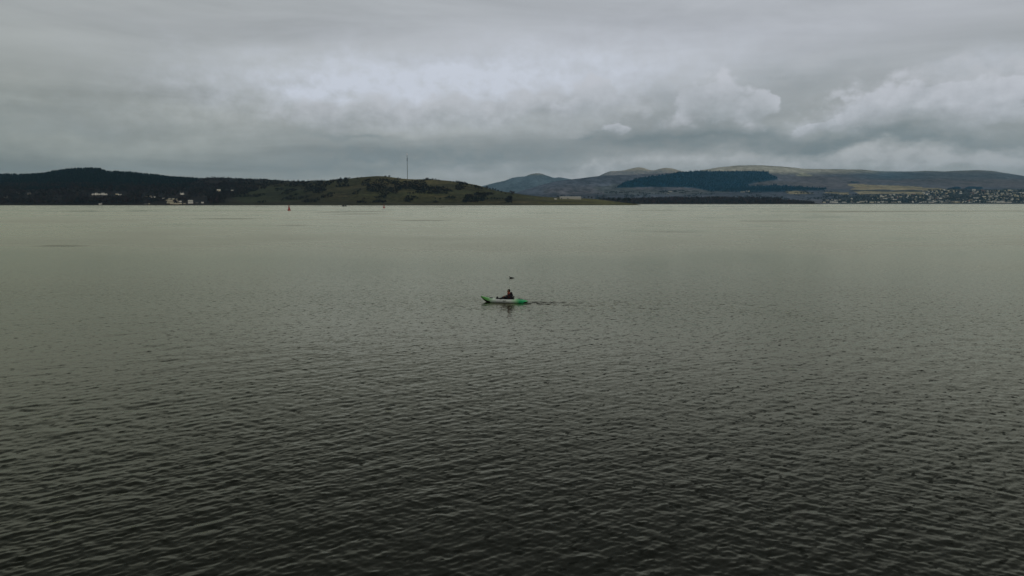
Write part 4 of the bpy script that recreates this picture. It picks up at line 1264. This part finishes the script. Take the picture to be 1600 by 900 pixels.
# ------------------------------------------------------------------ kayaker
def capsule(bm, a, b_, ra, rb, seg=14, flat=None):
    """tapered limb with round ends"""
    a, b_ = Vector(a), Vector(b_)
    d = (b_ - a)
    L = d.length
    d = d.normalized() if L > 1e-6 else Vector((0, 0, 1))
    u = d.cross(Vector((0, 1, 0)))
    if u.length < 1e-3: u = d.cross(Vector((1, 0, 0)))
    u.normalize(); v = d.cross(u)
    prof = []
    for k in range(6): th = -math.pi / 2 + math.pi / 2 * k / 5; prof.append((ra * math.sin(th), ra * math.cos(th)))
    for k in range(6): th = math.pi / 2 * k / 5; prof.append((L + rb * math.sin(th), rb * math.cos(th)))
    rings = []
    for l, r_ in prof:
        r_ = max(r_, 1e-4)
        rings.append([bm.verts.new(a + d * l + r_ * (math.cos(2 * math.pi * j / seg) * u + math.sin(2 * math.pi * j / seg) * v)) for j in range(seg)])
    if flat:
        c0, s0 = Vector(flat[0]), flat[1]
        for r_ in rings:
            for vv in r_: vv.co = Vector([c0[i] + (vv.co[i] - c0[i]) * s0[i] for i in range(3)])
    for p, q in zip(rings, rings[1:]):
        for j in range(seg): bm.faces.new((p[j], p[(j + 1) % seg], q[(j + 1) % seg], q[j]))
    bm.faces.new(rings[0][::-1]); bm.faces.new(rings[-1])
def fuse(name, bm, voxel, smooth=4):
    """melt overlapping limbs into one continuous skin"""
    bmesh.ops.recalc_face_normals(bm, faces=bm.faces)
    me = bm_mesh(name + '_rough', bm)
    o = bpy.data.objects.new(name, me); COL.objects.link(o)
    md = o.modifiers.new('r', 'REMESH'); md.mode = 'VOXEL'; md.voxel_size = voxel
    ms = o.modifiers.new('s', 'SMOOTH'); ms.iterations = smooth; ms.factor = .5
    dg = bpy.context.evaluated_depsgraph_get()
    m2 = bpy.data.meshes.new_from_object(o.evaluated_get(dg))
    bpy.data.objects.remove(o); bpy.data.meshes.remove(me)
    m2.name = name
    for p in m2.polygons: p.use_smooth = True
    return m2
SKIN = plain('skin', (0.36, 0.17, 0.11), .6, .3, .1, 12)
SUIT = plain('dark_wetsuit', (0.014, 0.013, 0.018), .75, .2, .25, 14)
VEST = plain('rust_red_fabric', (0.20, 0.045, 0.028), .8, .15, .2, 14)
HAT = plain('black_knit', (0.010, 0.010, 0.011), .95, .05, .3, 30)
bm = bmesh.new()
pel = (.40, 0, .215); wst = (.415, 0, .34); chs = (.395, 0, .49); nck = (.355, 0, .61)
capsule(bm, (.40, -.085, .21), (.40, .085, .21), .115, .115)
capsule(bm, pel, wst, .145, .15); capsule(bm, wst, chs, .15, .15); capsule(bm, (.44, -.07, .24), (.44, -.08, .46), .13, .13); capsule(bm, (.44, .07, .24), (.44, .08, .46), .13, .13)
capsule(bm, (.405, -.06, .36), (.39, -.08, .52), .105, .10); capsule(bm, (.405, .06, .36), (.39, .08, .52), .105, .10)
capsule(bm, (.385, -.15, .555), (.385, .15, .555), .075, .075)
capsule(bm, (.375, 0, .57), (.335, 0, .68), .062, .056)
capsule(bm, (.315, 0, .735), (.31, 0, .80), .075, .093, 16)               # skull
capsule(bm, (.275, 0, .715), (.255, 0, .70), .058, .05)                    # jaw
capsule(bm, (.215, 0, .775), (.200, 0, .745), .012, .019)                  # nose
for s in (-1, 1):
    capsule(bm, (.315, s * .085, .765), (.32, s * .088, .735), .018, .014)  # ears
    sh_, el, wr = (.385, s * .185, .545), (.235, s * .27, .37), (.015, s * .225, .405)
    capsule(bm, sh_, el, .062, .048); capsule(bm, el, wr, .047, .031)
    hp, kn, an = (.36, s * .095, .20), (-.06, s * .15, .315), (-.44, s * .13, .20)
    capsule(bm, hp, kn, .092, .066); capsule(bm, kn, an, .062, .042)
    capsule(bm, an, (-.50, s * .14, .335), .045, .038); capsule(bm, (-.42, s * .13, .17), an, .04, .045)
    # palm and fingers closed round the shaft
    pz = PAD_Z - s * .0588 * .215
    capsule(bm, wr, (-.01, s * .215, pz + .028), .030, .030)
    for f in range(4):
        yy = s * (.185 + .0235 * f)
        zz = PAD_Z - .0588 * yy
        L_ = (.9, 1.05, 1.0, .8)[f]
        p0 = (-.005, yy, zz + .032); p1 = (-.045 * L_ - .004, yy, zz + .026); p2 = (-.058 * L_, yy, zz - .012); p3 = (-.036, yy, zz - .026)
        capsule(bm, p0, p1, .0105, .010, 8); capsule(bm, p1, p2, .010, .0095, 8); capsule(bm, p2, p3, .0095, .008, 8)
    yt = s * .178
    capsule(bm, (.005, yt, PAD_Z - .0588 * yt + .01), (-.018, yt - s * .012, PAD_Z - .0588 * yt - .024), .0125, .011, 8)
    capsule(bm, (-.018, yt - s * .012, PAD_Z - .0588 * yt - .024), (-.045, yt - s * .006, PAD_Z - .0588 * yt - .022), .011, .009, 8)
body = fuse('person', bm, .0085, 3)
body.materials.clear()
for m in (SUIT, SKIN): body.materials.append(m)
for p in body.polygons:
    c0 = p.center
    if c0.z > .665 and c0.x < .44: p.material_index = 1
    elif c0.x < .03 and abs(abs(c0.y) - .215) < .07 and c0.z > PAD_Z - .0588 * c0.y - .045 and c0.z < .50 and c0.x > -.085: p.material_index = 1
    else: p.material_index = 0
person = link_mesh('person', body)
person.location = kroot.location; person.rotation_euler = (0, 0, KAYAK_YAW)
bm = bmesh.new()
for s_ in (-1, 1):
    capsule(bm, (.345, s_ * .065, .45), (.325, s_ * .065, .60), .145, .105)
    capsule(bm, (.40, s_ * .10, .50), (.38, s_ * .11, .585), .10, .08)
capsule(bm, (.325, -.035, .63), (.325, .035, .63), .075, .075)
link_mesh('life_vest', fuse('life_vest', bm, .011, 3), [VEST], person)
bm = bmesh.new()
for s_ in (-1, 1): capsule(bm, (.485, s_ * .08, .48), (.465, s_ * .07, .64), .105, .07)
capsule(bm, (.465, -.11, .585), (.465, .11, .585), .075, .075)
link_mesh('hood', fuse('hood', bm, .012, 4), [HAT], person)
bm = bmesh.new()
capsule(bm, (.325, 0, .795), (.315, 0, .835), .099, .082, 16); capsule(bm, (.235, -.045, .815), (.235, .045, .815), .018, .018)
link_mesh('hat', fuse('hat', bm, .008, 3), [HAT], person)
for s in (-1, 1):
    bm = bmesh.new(); capsule(bm, (.224, s * .033, .772), (.223, s * .033, .772), .011, .011, 10)
    link_mesh('eye', bm_mesh('eye', bm, True), [BLACK], person)
bm = bmesh.new(); capsule(bm, (.203, -.02, .715), (.203, .02, .715), .006, .006, 8)
link_mesh('mouth', bm_mesh('mouth', bm, True), [VEST], person)
tag(person, 'person in black hat and rust red vest sitting in the kayak', 'person')

# ------------------------------------------------------------------ the sea bird beyond the kayak
FEATHER = plain('black_feathers', (0.012, 0.012, 0.011), .6, .3, .3, 20)
BEAK = plain('horn_beak', (0.09, 0.08, 0.05), .5, .3, .1, 20)
bm = bmesh.new()
capsule(bm, (-.10, 0, .05), (.20, 0, .05), .095, .06, 14, ((0, 0, .03), (1, 1, .85)))
capsule(bm, (.20, 0, .05), (.44, 0, .035), .055, .02, 10, ((0, 0, .03), (1, 1.3, .6)))
capsule(bm, (-.13, 0, .06), (-.16, 0, .13), .05, .04); capsule(bm, (-.16, 0, .13), (-.16, 0, .17), .038, .034); capsule(bm, (-.16, 0, .18), (-.195, 0, .185), .04, .032)
bird = link_mesh('seabird', fuse('seabird', bm, .012, 3), [FEATHER])
bird.location = (BIRD_POS.x, BIRD_POS.y, 0); bird.scale = (.72, .72, .8)
bm = bmesh.new(); capsule(bm, (-.22, 0, .185), (-.285, 0, .18), .014, .006, 8)
link_mesh('beak', bm_mesh('beak', bm, True), [BEAK], bird)
for s in (-1, 1):
    bm = bmesh.new(); capsule(bm, (-.06, s * .085, .08), (.30, s * .03, .075), .05, .012, 10, ((0, s * .07, .07), (1, .5, .8)))
    link_mesh('wing', bm_mesh('wing', bm, True), [FEATHER], bird)
tag(bird, 'black seabird swimming low in the water beyond the kayak', 'bird')

# ------------------------------------------------------------------ the air
hz = bpy.data.materials.new('haze'); hz.use_nodes = True
ht = hz.node_tree; ht.nodes.clear()
ho = ht.nodes.new('ShaderNodeOutputMaterial'); hv = ht.nodes.new('ShaderNodeVolumePrincipled')
hv.inputs['Color'].default_value = (0.34, 0.71, 1.0, 1)
hv.inputs['Density'].default_value = 3.0e-5
hv.inputs['Anisotropy'].default_value = 0.2
ht.links.new(hv.outputs[0], ho.inputs['Volume'])
bm = bmesh.new(); add_box(bm, (0, 9800, 496), (52000, 21000, 1000))
haze = link_mesh('haze', bm_mesh('haze', bm), [hz])
tag(haze, 'thin blue haze softening the far hills', 'haze', kind='stuff')
